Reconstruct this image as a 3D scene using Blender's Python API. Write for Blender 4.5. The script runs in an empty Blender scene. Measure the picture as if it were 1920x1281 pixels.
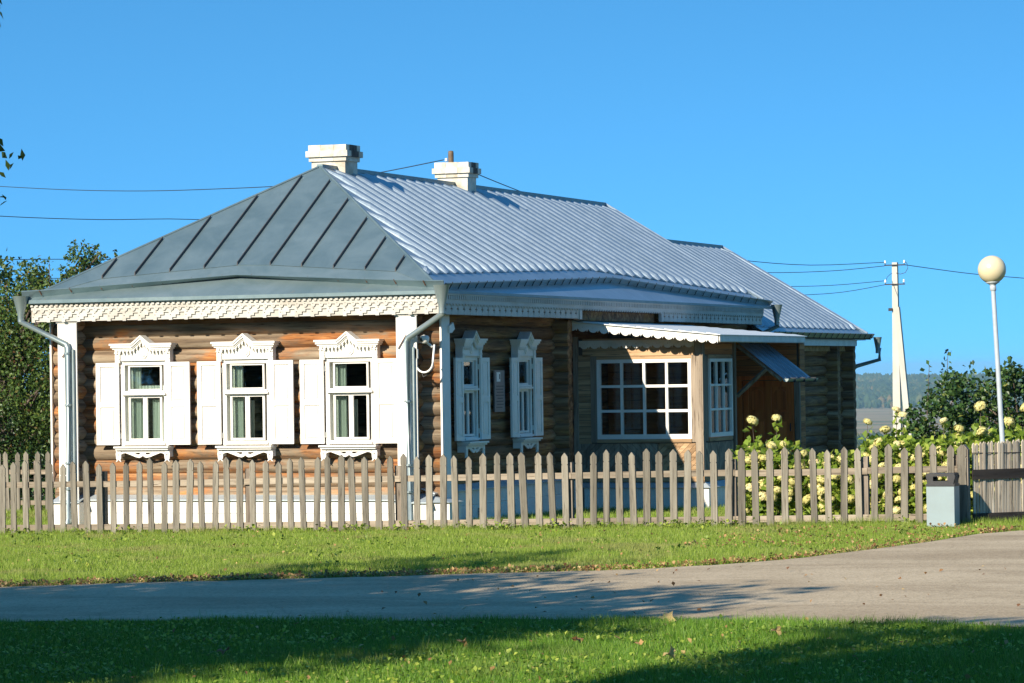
import bpy, bmesh, math, random
import numpy as np
from mathutils import Vector, Matrix
from mathutils.geometry import tessellate_polygon
random.seed(7); RNG=np.random.default_rng(11)
S=bpy.context.scene; COL=S.collection

# ------------------------------------------------------------------ camera, world, sun, exposure
CAM_POS=(21.46921717,-44.47079238,2.3)
R_=((0.9341543,-0.01715169,-0.35645695),(0.35657475,0.00428201,0.93425698),(-0.01449773,-0.99984373,0.01011592))
cd=bpy.data.cameras.new('camera'); cam=bpy.data.objects.new('camera',cd); COL.objects.link(cam); S.camera=cam
cd.sensor_width=36; cd.lens=112.5; cd.clip_start=.3; cd.clip_end=20000
m=Matrix.Identity(4)
for i in range(3):
    m[i][0]=R_[i][0]; m[i][1]=-R_[i][1]; m[i][2]=-R_[i][2]; m[i][3]=CAM_POS[i]
cam.matrix_world=m

SUNV=Vector((.28,1.0,-.55)).normalized()           # direction the light travels
SUN_EL=math.asin(-SUNV.z); SUN_AZ=math.atan2(-SUNV.x,-SUNV.y)
w=bpy.data.worlds.new('World'); S.world=w; w.use_nodes=True
nt=w.node_tree; bg=nt.nodes['Background']
sky=nt.nodes.new('ShaderNodeTexSky'); sky.sky_type='NISHITA'; sky.sun_disc=False
sky.sun_elevation=SUN_EL; sky.sun_rotation=SUN_AZ; sky.altitude=0; sky.air_density=1.0; sky.dust_density=0.0; sky.ozone_density=2.5
# the whole dome is read a little higher up than it stands, so the band above the horizon is as blue as on this clear day
tc=nt.nodes.new('ShaderNodeTexCoord'); sx=nt.nodes.new('ShaderNodeSeparateXYZ'); cz=nt.nodes.new('ShaderNodeCombineXYZ'); mz=nt.nodes.new('ShaderNodeMath'); mz.operation='MULTIPLY_ADD'; mz.use_clamp=False
mz.inputs[1].default_value=1.8; mz.inputs[2].default_value=.34
nt.links.new(tc.outputs['Generated'],sx.inputs[0]); nt.links.new(sx.outputs['X'],cz.inputs[0]); nt.links.new(sx.outputs['Y'],cz.inputs[1]); nt.links.new(sx.outputs['Z'],mz.inputs[0]); nt.links.new(mz.outputs[0],cz.inputs[2]); nt.links.new(cz.outputs[0],sky.inputs['Vector'])
hs=nt.nodes.new('ShaderNodeHueSaturation'); hs.inputs['Saturation'].default_value=1.2; hs.inputs['Value'].default_value=1.0
tn=nt.nodes.new('ShaderNodeMix'); tn.data_type='RGBA'; tn.blend_type='MULTIPLY'; tn.inputs[0].default_value=1; tn.inputs[7].default_value=(.70,1.15,1.11,1)
nt.links.new(sky.outputs[0],hs.inputs['Color']); nt.links.new(hs.outputs[0],tn.inputs[6]); nt.links.new(tn.outputs[2],bg.inputs['Color'])
bg.inputs['Strength'].default_value=.16
sd=bpy.data.lights.new('sun','SUN'); so=bpy.data.objects.new('sun',sd); COL.objects.link(so)
sd.energy=5.0; sd.angle=math.radians(.5); sd.color=(1,.91,.77)
so.rotation_euler=SUNV.to_track_quat('-Z','Y').to_euler(); so.location=(-20,-60,40)
S.view_settings.view_transform='Standard'; S.view_settings.look='None'; S.view_settings.gamma=1; S.view_settings.exposure=0.7
S.render.engine='CYCLES'

# ------------------------------------------------------------------ helpers
def tag(o,label,cat,group=None,kind=None):
    if label: o['label']=label
    if cat: o['category']=cat
    if group: o['group']=group
    if kind: o['kind']=kind
    return o
def empty(name,loc=(0,0,0),rz=0):
    o=bpy.data.objects.new(name,None); COL.objects.link(o); o.location=loc; o.rotation_euler=(0,0,rz); o.empty_display_size=.1; return o
def link(name,me,mat=None,parent=None,loc=None,rot=None):
    o=bpy.data.objects.new(name,me); COL.objects.link(o)
    if mat and not me.materials: me.materials.append(mat)
    if parent: o.parent=parent
    if loc is not None: o.location=loc
    if rot is not None: o.rotation_euler=rot
    return o
def smooth(me):
    me.polygons.foreach_set('use_smooth',[True]*len(me.polygons)); me.update()
class MB:
    def __init__(s): s.v=[]; s.f=[]
    def add(s,v,f):
        n=len(s.v); s.v+=[tuple(p) for p in v]; s.f+=[tuple(i+n for i in q) for q in f]; return s
    def box(s,x0,x1,y0,y1,z0,z1,M=None):
        v=[(x0,y0,z0),(x1,y0,z0),(x1,y1,z0),(x0,y1,z0),(x0,y0,z1),(x1,y0,z1),(x1,y1,z1),(x0,y1,z1)]
        if M: v=[M@Vector(p) for p in v]
        return s.add(v,[(0,3,2,1),(4,5,6,7),(0,1,5,4),(1,2,6,5),(2,3,7,6),(3,0,4,7)])
    def tube(s,pts,r,n=8,cap=True):
        pts=[Vector(p) for p in pts]
        rs=r if isinstance(r,(list,tuple)) else [r]*len(pts)
        rings=[]; 
        for i,p in enumerate(pts):
            if i==0: d=pts[1]-p
            elif i==len(pts)-1: d=p-pts[i-1]
            else: d=(pts[i+1]-p).normalized()+(p-pts[i-1]).normalized()
            d.normalize(); a=d.cross(Vector((0,0,1)))
            if a.length<.01: a=d.cross(Vector((0,1,0)))
            a.normalize(); b=d.cross(a)
            rings.append([p+rs[i]*(math.cos(2*math.pi*k/n)*a+math.sin(2*math.pi*k/n)*b) for k in range(n)])
        v=[q for r_ in rings for q in r_]; f=[]
        for i in range(len(pts)-1):
            for k in range(n):
                f.append((i*n+k,(i+1)*n+k,(i+1)*n+(k+1)%n,i*n+(k+1)%n))
        if cap: f.append(tuple(range(n))[::1]); f.append(tuple((len(pts)-1)*n+k for k in range(n))[::-1])
        return s.add(v,f)
    def lathe(s,prof,n=20,c=(0,0,0)):
        v=[];f=[]
        for r,z in prof:
            for k in range(n): v.append((c[0]+r*math.cos(2*math.pi*k/n),c[1]+r*math.sin(2*math.pi*k/n),c[2]+z))
        for i in range(len(prof)-1):
            for k in range(n): f.append((i*n+k,i*n+(k+1)%n,(i+1)*n+(k+1)%n,(i+1)*n+k))
        return s.add(v,f)
    def plate(s,outer,y0,y1,holes=()):
        """polygon in local XZ extruded from y0 (front) to y1 (back)"""
        loops=[list(outer)]+[list(h) for h in holes]
        flat=[p for l in loops for p in l]; n=len(flat)
        tris=tessellate_polygon([[Vector((p[0],p[1],0)) for p in l] for l in loops])
        v=[(p[0],y0,p[1]) for p in flat]+[(p[0],y1,p[1]) for p in flat]; f=[]
        for a,b,c in tris:
            A,B,C=flat[a],flat[b],flat[c]
            ar=(B[0]-A[0])*(C[1]-A[1])-(B[1]-A[1])*(C[0]-A[0])
            if ar<0: b,c=c,b
            f.append((a,b,c)); f.append((a+n,c+n,b+n))
        k=0
        for li,l in enumerate(loops):
            ar=sum(l[i][0]*l[(i+1)%len(l)][1]-l[(i+1)%len(l)][0]*l[i][1] for i in range(len(l)))
            for i in range(len(l)):
                a=k+i; b=k+(i+1)%len(l)
                if (ar>0)==(li==0): f.append((a,a+n,b+n,b))
                else: f.append((a,b,b+n,a+n))
            k+=len(l)
        return s.add(v,f)
    def mesh(s,name,sm=False):
        me=bpy.data.meshes.new(name); me.from_pydata(s.v,[],s.f); me.update()
        if sm: smooth(me)
        return me
    def build(s,name,mat,parent=None,loc=None,rot=None,sm=False):
        return link(name,s.mesh(name,sm),mat,parent,loc,rot)
def npmesh(name,V,F,cols=None):
    me=bpy.data.meshes.new(name); V=np.ascontiguousarray(V,dtype=np.float32); F=np.ascontiguousarray(F,dtype=np.int32); k=F.shape[1]
    me.vertices.add(len(V)); me.vertices.foreach_set('co',V.ravel())
    me.loops.add(F.size); me.loops.foreach_set('vertex_index',F.ravel())
    me.polygons.add(len(F)); me.polygons.foreach_set('loop_start',np.arange(0,F.size,k,dtype=np.int32))
    me.polygons.foreach_set('loop_total',np.full(len(F),k,dtype=np.int32))
    if cols is not None:
        a=me.attributes.new('rnd','FLOAT','POINT'); a.data.foreach_set('value',np.ascontiguousarray(cols,dtype=np.float32))
    me.update(calc_edges=True); return me

# ------------------------------------------------------------------ materials
def newmat(name):
    mt=bpy.data.materials.new(name); mt.use_nodes=True; nt=mt.node_tree; b=nt.nodes['Principled BSDF']; return mt,nt,b
def ramp(nt,src,stops):
    r=nt.nodes.new('ShaderNodeValToRGB'); e=r.color_ramp.elements
    while len(e)<len(stops): e.new(.5)
    for i,(p,c) in enumerate(stops): e[i].position=p; e[i].color=(*c,1) if len(c)==3 else c
    nt.links.new(src,r.inputs[0]); return r.outputs[0]
def noise(nt,scale=5,detail=4,vec=None,rough=.55,dist=0):
    n=nt.nodes.new('ShaderNodeTexNoise'); n.inputs['Scale'].default_value=scale; n.inputs['Detail'].default_value=detail
    n.inputs['Roughness'].default_value=rough; n.inputs['Distortion'].default_value=dist
    if vec is not None: nt.links.new(vec,n.inputs['Vector'])
    return n.outputs['Fac']
def coords(nt,scale=(1,1,1),which='Object',rnd=True):
    tc=nt.nodes.new('ShaderNodeTexCoord'); mp=nt.nodes.new('ShaderNodeMapping'); mp.inputs['Scale'].default_value=scale
    nt.links.new(tc.outputs[which],mp.inputs['Vector'])
    if rnd:
        oi=nt.nodes.new('ShaderNodeObjectInfo'); mu=nt.nodes.new('ShaderNodeMath'); mu.operation='MULTIPLY'; mu.inputs[1].default_value=57.
        nt.links.new(oi.outputs['Random'],mu.inputs[0]); cx=nt.nodes.new('ShaderNodeCombineXYZ')
        for i in range(3): nt.links.new(mu.outputs[0],cx.inputs[i])
        nt.links.new(cx.outputs[0],mp.inputs['Location'])
    return mp.outputs[0]
def bump(nt,b,src,s=.3,d=.01):
    bp=nt.nodes.new('ShaderNodeBump'); bp.inputs['Strength'].default_value=s; bp.inputs['Distance'].default_value=d
    nt.links.new(src,bp.inputs['Height']); nt.links.new(bp.outputs[0],b.inputs['Normal'])
def mixc(nt,fac,a,b,mode='MIX'):
    mx=nt.nodes.new('ShaderNodeMix'); mx.data_type='RGBA'; mx.blend_type=mode
    for sock,val in ((mx.inputs[0],fac),(mx.inputs[6],a),(mx.inputs[7],b)):
        if isinstance(val,(float,int)): sock.default_value=val
        elif isinstance(val,tuple): sock.default_value=(*val,1)
        else: nt.links.new(val,sock)
    return mx.outputs[2]
def objrand(nt,lo,hi):
    oi=nt.nodes.new('ShaderNodeObjectInfo'); mr=nt.nodes.new('ShaderNodeMapRange'); mr.inputs[3].default_value=lo; mr.inputs[4].default_value=hi
    nt.links.new(oi.outputs['Random'],mr.inputs[0]); return mr.outputs[0]
def wood(name,stops,axis='X',stretch=.06,scale=9,patch=None,crack=True,vlo=.75,vhi=1.2,rough=.8,bs=.5):
    mt,nt,b=newmat(name); k={'X':(stretch,1,1),'Z':(1,1,stretch),'Y':(1,stretch,1)}[axis]
    c=coords(nt,k); n1=noise(nt,scale,6,c,.6,.6); col=ramp(nt,n1,stops)
    if patch:
        k2={'X':(.35,1,1),'Z':(1,1,.35),'Y':(1,.35,1)}[axis]
        c2=coords(nt,k2); n2=noise(nt,2.2,5,c2,.65,.4); f=ramp(nt,n2,[(.48,(0,0,0)),(.62,(1,1,1))])
        n3=noise(nt,scale*1.3,5,c,.6,1.); pc=ramp(nt,n3,patch); col=mixc(nt,f,col,pc)
    n4=noise(nt,scale*4,4,c,.7,.2)
    if crack:
        cr=ramp(nt,n4,[(.34,(.25,.22,.2)),(.44,(1,1,1))]); col=mixc(nt,.8,col,cr,'MULTIPLY')
    v=objrand(nt,vlo,vhi); h=nt.nodes.new('ShaderNodeHueSaturation'); nt.links.new(v,h.inputs['Value']); nt.links.new(col,h.inputs['Color'])
    nt.links.new(h.outputs[0],b.inputs['Base Color']); b.inputs['Roughness'].default_value=rough; b.inputs['Specular IOR Level'].default_value=.2
    bump(nt,b,n4,bs,.006); return mt
M={}
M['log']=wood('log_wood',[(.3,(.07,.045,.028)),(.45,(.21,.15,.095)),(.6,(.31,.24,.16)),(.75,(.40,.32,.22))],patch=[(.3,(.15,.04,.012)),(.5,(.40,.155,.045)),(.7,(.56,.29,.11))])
M['log_dark']=wood('stained_shaded_log_wood',[(.3,(.055,.034,.02)),(.5,(.20,.10,.048)),(.62,(.33,.195,.10)),(.78,(.42,.29,.18))],patch=[(.3,(.11,.045,.015)),(.5,(.28,.14,.045)),(.7,(.42,.25,.09))])  # side and rear logs: darker stain, with their shade toned into the colour
M['siding']=wood('pine_siding',[(.3,(.24,.14,.07)),(.5,(.44,.28,.15)),(.7,(.56,.38,.22))],bs=.3,vlo=.85,vhi=1.15)
M['siding_red']=wood('stained_siding',[(.3,(.30,.10,.035)),(.5,(.46,.18,.06)),(.7,(.56,.26,.10))],bs=.3)
M['siding_z']=wood('grey_pine_trim',[(.3,(.16,.12,.085)),(.5,(.28,.22,.16)),(.7,(.38,.31,.23))],axis='Z',bs=.3)
M['door']=wood('varnished_door',[(.3,(.42,.085,.018)),(.5,(.66,.16,.035)),(.7,(.78,.24,.055))],axis='Z',crack=False,rough=.45,bs=.15)
M['picket']=wood('weathered_picket_wood',[(.25,(.09,.08,.065)),(.5,(.225,.20,.155)),(.75,(.34,.305,.24))],axis='Z',scale=14,stretch=.05,vlo=.62,vhi=1.12,bs=.4)
M['rail']=wood('weathered_rail_wood',[(.25,(.16,.125,.09)),(.5,(.30,.245,.18)),(.75,(.39,.33,.25))],axis='X',scale=12,bs=.4)
M['post']=wood('fence_post_wood',[(.25,(.10,.08,.06)),(.5,(.2,.165,.13)),(.75,(.3,.25,.2))],axis='Z',scale=12,bs=.4)
M['rail_z']=wood('pale_slat_wood',[(.25,(.26,.21,.155)),(.5,(.42,.36,.28)),(.75,(.52,.46,.37))],axis='Z',scale=12,bs=.4)
M['shadow_band']=wood('shadow_band_board',[(.3,(.014,.012,.012)),(.7,(.04,.034,.03))],bs=.3)  # near-black colour for the shadow bands across the slat fence
M['bark']=wood('bark',[(.3,(.06,.045,.035)),(.6,(.16,.125,.095)),(.8,(.24,.2,.16))],axis='Z',stretch=.3,scale=14,bs=1.)
def paint(name,base,dirt,amt=.35,sc=3.,flake=None,axis=(1,1,1),rough=.55,bs=.12):
    mt,nt,b=newmat(name); c=coords(nt,axis); n=noise(nt,sc,6,c,.65,.3)
    f=ramp(nt,n,[(.42,(0,0,0)),(.75,(amt,)*3)]); col=mixc(nt,f,base,dirt)
    if flake:
        n2=noise(nt,sc*5,6,c,.7,.5); f2=ramp(nt,n2,[(.60,(0,0,0)),(.66,(flake,)*3)]); col=mixc(nt,f2,col,(.38,.31,.23))
    nt.links.new(col,b.inputs['Base Color']); b.inputs['Roughness'].default_value=rough
    bump(nt,b,noise(nt,60,3,c),bs,.003); return mt
M['white']=paint('white_paint',(.82,.78,.71),(.62,.58,.50),.5)
M['fascia']=paint('weathered_white_paint',(.52,.50,.45),(.34,.28,.21),.8,2.2,.5,(.5,1,1.5))
M['plinth']=paint('whitewashed_board',(.82,.77,.69),(.55,.50,.42),.6,1.5,None,(.4,1,2))
M['greywhite']=paint('aged_white_trim',(.72,.68,.60),(.45,.42,.36),.7,3,.3)
M['plastic_w']=paint('white_plastic',(.78,.77,.72),(.6,.57,.5),.3,6,None,rough=.35)
M['plastic_b']=paint('black_plastic',(.025,.025,.028),(.06,.055,.05),.5,6,None,rough=.45)
M['bin']=paint('pale_blue_grey_enamel',(.27,.34,.35),(.22,.26,.26),.5,2.5,None,rough=.4)
M['lampmetal']=paint('grey_blue_enamel',(.42,.47,.50),(.3,.3,.3),.5,5,None,rough=.45)
M['concrete']=paint('pole_concrete',(.52,.49,.42),(.36,.33,.28),.8,2.,None,(1,1,.5),rough=.9,bs=.4)
M['brickwhite']=paint('whitewashed_brick',(.64,.61,.53),(.33,.26,.16),1.,3.2,.7,rough=.9,bs=.6)
M['soot']=paint('sooty_brick',(.06,.05,.045),(.3,.26,.22),.5,8,None,rough=.95,bs=.5)
M['rustpipe']=paint('rusty_dark_pipe',(.10,.07,.045),(.25,.15,.07),.7,9,None,rough=.7)
M['rust']=paint('rusty_bracket',(.09,.04,.02),(.2,.08,.03),.7,9,None,rough=.8)
M['dark']=paint('dark_metal',(.02,.02,.024),(.05,.04,.035),.5,9,None,rough=.7)
M['globe']=paint('cream_globe_plastic',(.66,.57,.36),(.54,.43,.22),.4,2,None,rough=.25,bs=.02)
M['curtain']=paint('pale_green_curtain',(.62,.68,.60),(.48,.56,.50),.6,4,None,(6,6,.4),rough=.9)
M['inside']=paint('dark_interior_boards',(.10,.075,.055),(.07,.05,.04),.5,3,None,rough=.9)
M['plaque']=paint('grey_notice_board',(.20,.18,.17),(.16,.14,.13),.4,3,None,rough=.5)
M['wire']=paint('power_cable',(.03,.035,.05),(.03,.03,.04),.1,3,None,rough=.6)
M['ceramic']=paint('white_ceramic',(.75,.74,.7),(.6,.6,.55),.3,9,None,rough=.3)
def metal(name,base,var,rough=.42,met=.75,streak=True,rust=0):
    mt,nt,b=newmat(name); c=coords(nt,(1,1,1),'Object',False); n=noise(nt,1.6,6,c,.65,.5)
    col=mixc(nt,ramp(nt,n,[(.35,(0,0,0)),(.7,(1,1,1))]),base,var)
    n2=noise(nt,9,6,c,.75,1.5); col=mixc(nt,ramp(nt,n2,[(.66,(0,0,0)),(.72,(.35,.35,.35))]),col,(.5,.54,.54))
    if rust:
        n3=noise(nt,3.,6,c,.7,.3); col=mixc(nt,ramp(nt,n3,[(.62,(0,0,0)),(.72,(rust,)*3)]),col,(.3,.17,.05))
    nt.links.new(col,b.inputs['Base Color']); b.inputs['Metallic'].default_value=met
    rr=nt.nodes.new('ShaderNodeMapRange'); rr.inputs[3].default_value=rough-.08; rr.inputs[4].default_value=rough+.12; nt.links.new(n2,rr.inputs[0]); nt.links.new(rr.outputs[0],b.inputs['Roughness'])
    n5=noise(nt,2.2,3,c); bump(nt,b,n5,.25,.03); return mt
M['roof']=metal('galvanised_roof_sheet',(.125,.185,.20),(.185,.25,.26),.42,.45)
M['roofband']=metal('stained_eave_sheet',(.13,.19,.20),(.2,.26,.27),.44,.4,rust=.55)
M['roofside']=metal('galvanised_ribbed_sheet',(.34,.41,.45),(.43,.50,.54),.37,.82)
M['galv']=metal('galvanised_pipe',(.27,.33,.33),(.36,.42,.41),.38,.6)
M['flash']=metal('flashing_sheet',(.45,.52,.55),(.58,.62,.62),.5,.5,rust=.5)
M['slate']=metal('pale_weathered_sheet',(.62,.64,.62),(.72,.72,.68),.55,.35)
M['seam']=paint('shadow_dark_rusty_seam',(.05,.055,.06),(.10,.06,.035),.6,4,None,rough=.7)  # near-black carries the seams' shade and cast shadow, besides some rust
M['bluesheet']=metal('blue_grey_sheet',(.16,.19,.22),(.24,.27,.30),.4,.4)
def glass():
    mt,nt,b=newmat('window_glass'); nt.nodes.remove(b); out=nt.nodes['Material Output']
    t=nt.nodes.new('ShaderNodeBsdfTransparent'); t.inputs[0].default_value=(.78,.82,.81,1)
    g=nt.nodes.new('ShaderNodeBsdfGlossy'); g.inputs['Roughness'].default_value=.02; g.inputs[0].default_value=(.95,.97,1,1)
    fr=nt.nodes.new('ShaderNodeFresnel'); fr.inputs[0].default_value=1.5
    c=coords(nt); bp=nt.nodes.new('ShaderNodeBump'); bp.inputs['Strength'].default_value=.05; bp.inputs['Distance'].default_value=.01
    nt.links.new(noise(nt,3,2,c),bp.inputs['Height']); nt.links.new(bp.outputs[0],g.inputs['Normal'])
    mx=nt.nodes.new('ShaderNodeMixShader'); nt.links.new(fr.outputs[0],mx.inputs[0]); nt.links.new(t.outputs[0],mx.inputs[1]); nt.links.new(g.outputs[0],mx.inputs[2]); nt.links.new(mx.outputs[0],out.inputs[0]); return mt
M['glass']=glass()
def leafmat(name,stops,trans=.35,sc=1.2,rough=.5,use_rnd=True,patch=None):
    mt,nt,b=newmat(name); out=nt.nodes['Material Output']; c=coords(nt)
    if use_rnd:
        at=nt.nodes.new('ShaderNodeAttribute'); at.attribute_name='rnd'; src=at.outputs['Fac']
    else: src=noise(nt,sc,3,c)
    col=ramp(nt,src,stops)
    if patch:
        f=ramp(nt,noise(nt,patch[0],5,c,.6,.4),[(patch[1],(0,0,0)),(patch[1]+.12,(patch[3],)*3)]); col=mixc(nt,f,col,patch[2])
    nt.links.new(col,b.inputs['Base Color']); b.inputs['Roughness'].default_value=rough; b.inputs['Specular IOR Level'].default_value=.35
    tr=nt.nodes.new('ShaderNodeBsdfTranslucent'); nt.links.new(col,tr.inputs[0])
    mx=nt.nodes.new('ShaderNodeMixShader'); mx.inputs[0].default_value=trans
    nt.links.new(b.outputs[0],mx.inputs[1]); nt.links.new(tr.outputs[0],mx.inputs[2]); nt.links.new(mx.outputs[0],out.inputs[0]); return mt
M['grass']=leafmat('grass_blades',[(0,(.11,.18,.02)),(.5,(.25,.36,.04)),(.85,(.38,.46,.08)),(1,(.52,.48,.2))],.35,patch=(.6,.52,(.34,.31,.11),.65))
M['apple']=leafmat('apple_leaves',[(0,(.03,.06,.013)),(.5,(.07,.13,.024)),(.85,(.13,.19,.035)),(.95,(.14,.11,.035)),(1,(.16,.07,.03))],.25)
M['lilac']=leafmat('lilac_leaves',[(0,(.02,.045,.013)),(.6,(.045,.10,.025)),(.95,(.09,.15,.04)),(1,(.18,.18,.035))],.15,rough=.4)
M['tree']=leafmat('tree_leaves',[(0,(.03,.06,.012)),(1,(.09,.14,.03))],.3)
M['brownshrub']=leafmat('brown_shrub_twigs',[(0,(.10,.06,.03)),(1,(.22,.15,.07))],.2)
M['hleaf']=leafmat('hydrangea_leaves',[(0,(.09,.16,.015)),(.6,(.25,.35,.04)),(1,(.44,.50,.08))],.35)
M['hflower']=leafmat('hydrangea_florets',[(0,(.58,.52,.17)),(.45,(.74,.66,.28)),(.8,(.80,.74,.42)),(1,(.72,.42,.24))],.2,rough=.7)
M['litter']=leafmat('dead_leaves',[(0,(.16,.07,.03)),(.5,(.38,.21,.08)),(1,(.58,.42,.18))],.2,rough=.7)
M['forest']=leafmat('forest_crowns',[(0,(.018,.035,.012)),(.75,(.04,.065,.018)),(.92,(.10,.10,.03)),(1,(.16,.09,.03))],0,rough=.9)
M['grass_near']=leafmat('foreground_lawn_blades',[(0,(.04,.10,.010)),(.5,(.13,.27,.022)),(.85,(.24,.38,.04)),(1,(.40,.42,.14))],.3,patch=(.8,.56,(.20,.22,.06),.5))  # deeper green than the verge, which also darkens its shaded part
def ground_mat():
    mt,nt,b=newmat('turf_soil'); c=coords(nt,(1,1,1),'Object',False)
    near=ramp(nt,noise(nt,6,8,c,.7),[(.3,(.035,.05,.012)),(.5,(.07,.11,.022)),(.7,(.13,.15,.04))])
    big=noise(nt,.004,5,coords(nt,(1,3.5,1),'Object',False),.6,.5)
    far=ramp(nt,big,[(.35,(.10,.12,.045)),(.47,(.24,.17,.09)),(.55,(.30,.22,.13)),(.68,(.15,.15,.06))])
    tc=nt.nodes.new('ShaderNodeTexCoord'); sx=nt.nodes.new('ShaderNodeSeparateXYZ'); nt.links.new(tc.outputs['Object'],sx.inputs[0])
    mr=nt.nodes.new('ShaderNodeMapRange'); mr.inputs[1].default_value=200; mr.inputs[2].default_value=900; nt.links.new(sx.outputs['Y'],mr.inputs[0])
    nt.links.new(mixc(nt,mr.outputs[0],near,far),b.inputs['Base Color']); b.inputs['Roughness'].default_value=.95; b.inputs['Specular IOR Level'].default_value=.1
    bump(nt,b,noise(nt,25,5,c),.6,.03); return mt
M['ground']=ground_mat()
def road_mat():
    mt,nt,b=newmat('worn_asphalt'); c=coords(nt,(1,1,1),'Object',False)
    col=ramp(nt,noise(nt,.7,6,c,.6),[(.3,(.42,.33,.215)),(.7,(.53,.425,.285))])
    vo=nt.nodes.new('ShaderNodeTexVoronoi'); vo.inputs['Scale'].default_value=38; nt.links.new(c,vo.inputs['Vector'])
    ve=nt.nodes.new('ShaderNodeTexVoronoi'); ve.feature='DISTANCE_TO_EDGE'; ve.inputs['Scale'].default_value=.55
    dm=nt.nodes.new('ShaderNodeMix'); dm.data_type='VECTOR'; dm.inputs[0].default_value=.12; nt.links.new(c,dm.inputs[4]); nd=nt.nodes.new('ShaderNodeTexNoise'); nd.inputs['Scale'].default_value=2.5; nd.inputs['Detail'].default_value=6; nt.links.new(c,nd.inputs['Vector']); nt.links.new(nd.outputs['Color'],dm.inputs[5]); nt.links.new(dm.outputs[1],ve.inputs['Vector'])
    ck=ramp(nt,ve.outputs['Distance'],[(0,(.86,.85,.84)),(.01,(1,1,1))])
    pt=ramp(nt,noise(nt,.35,5,coords(nt,(.5,2.2,1),'Object',False),.65,.6),[(.42,(.80,.78,.76)),(.55,(1,1,1))])
    col=mixc(nt,1.,col,ck,'MULTIPLY'); col=mixc(nt,1.,col,pt,'MULTIPLY')
    st=ramp(nt,vo.outputs['Color'],[(.0,(.55,.53,.5)),(.5,(1,1,1)),(.9,(1.0,1.0,1.0)),(1,(1,1,1))])
    col=mixc(nt,.8,col,st,'MULTIPLY'); n2=noise(nt,90,4,c,.7); col=mixc(nt,ramp(nt,n2,[(.60,(0,0,0)),(.68,(.8,.8,.8))]),col,(.58,.50,.40))
    n3=noise(nt,30,4,c,.7); col=mixc(nt,ramp(nt,n3,[(.3,(.55,.55,.55)),(.38,(0,0,0))]),col,(.08,.07,.06))
    nt.links.new(col,b.inputs['Base Color']); b.inputs['Roughness'].default_value=.9; b.inputs['Specular IOR Level'].default_value=.12
    bump(nt,b,vo.outputs['Distance'],.5,.01); return mt
M['road']=road_mat()

# ------------------------------------------------------------------ terrain
def sm_(t): t=max(0,min(1,t)); return t*t*(3-2*t)
HY=[(-200,0),(10,0),(50,-3.4),(100,-8),(400,-30),(900,-50),(2000,-56),(4600,-56),(6200,-26),(9000,-27),(12000,-30)]
def hprof(Y):
    for (a,za),(b,zb) in zip(HY,HY[1:]):
        if Y<=b: return za+(zb-za)*max(0,(Y-a)/(b-a))
    return HY[-1][1]
def gz(X,Y):
    return .0145*(max(-2.5,min(14,X))+2.5)*(1-sm_((Y+2.7)/7.7))+hprof(Y)
def gz_np(X,Y):
    t=np.clip((Y+2.7)/7.7,0,1); t=t*t*(3-2*t)
    return .0145*(np.clip(X,-2.5,14)+2.5)*(1-t)
xs=[-9000,-4000,-1500,-600,-250,-120,-60,-40,-30]+[x*.75 for x in range(-28,42)]+[36,45,60,120,250,600,1500,4000,9000]
ys=[-2500,-900,-300,-150,-80,-60]+[y*.75 for y in range(-70,16)]+[14,18,24,32,42,50,62,80,100,150,220,300,400,550,700,900,1200,1600,2000,2600,3200,3900,4600,4900,5200,5600,6200,7000,9000,12000]
mb=MB(); nx=len(xs)
mb.v=[(x,y,gz(x,y)+(0 if y<2000 else 5*math.sin(x*.0021+1)*sm_((y-4600)/1500))) for y in ys for x in xs]
mb.f=[(j*nx+i,j*nx+i+1,(j+1)*nx+i+1,(j+1)*nx+i) for j in range(len(ys)-1) for i in range(nx-1)]
o=mb.build('ground',M['ground'],sm=True); o['kind']='structure'
# road
far=[(-60,-40),(-25,-26),(-8,-19.5),(0,-16.2),(4.18,-14.56),(5.7,-13.81),(7.88,-13.11),(9.49,-12.54),(10.57,-12.15),(11.2,-11.33),(11.78,-10.24),(12.22,-8.42),(12.5,-7.0),(12.62,-5.4),(13.0,-4.6),(14.5,-3.9),(19,-3.2),(30,-2.5),(60,-2)]
near=[(-60,-47),(-25,-31),(-8,-24.3),(0,-21.1),(6.92,-19.31),(9.46,-19.32),(11.78,-19.16),(14.08,-19.33),(15.25,-19.39),(16.24,-19.58),(19,-20),(30,-22),(60,-25)]
def resample(pl,n,wob):
    d=[0]
    for a,b in zip(pl,pl[1:]): d.append(d[-1]+math.dist(a,b))
    out=[]
    for i in range(n+1):
        t=d[-1]*i/n; k=max(j for j in range(len(d)) if d[j]<=t+1e-9); k=min(k,len(pl)-2); u=(t-d[k])/(d[k+1]-d[k])
        out.append((pl[k][0]+(pl[k+1][0]-pl[k][0])*u,pl[k][1]+(pl[k+1][1]-pl[k][1])*u+wob*random.uniform(-1,1)))
    return out
def yat(pl,x):
    for a,b in zip(pl,pl[1:]):
        if a[0]<=x<=b[0]: return a[1]+(b[1]-a[1])*(x-a[0])/(b[0]-a[0]+1e-9)
    return pl[-1][1]
N=700; mb=MB(); xr=[-60+120*i/N for i in range(N+1)]; K=10
for x in xr:
    a=yat(near,x)+random.uniform(-.05,.05)+.07*math.sin(x*1.7)+.05*math.sin(x*4.3+1); b=yat(far,x)+random.uniform(-.07,.07)+.08*math.sin(x*1.3+2)+.05*math.sin(x*3.7)
    for k in range(K+1):
        y=a+(b-a)*k/K; mb.v.append((x,y,gz(x,y)+.012))
for i in range(N):
    for k in range(K): q=i*(K+1)+k; mb.f.append((q,q+K+1,q+K+2,q+1))
o=mb.build('road',M['road']); o['kind']='structure'

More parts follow.
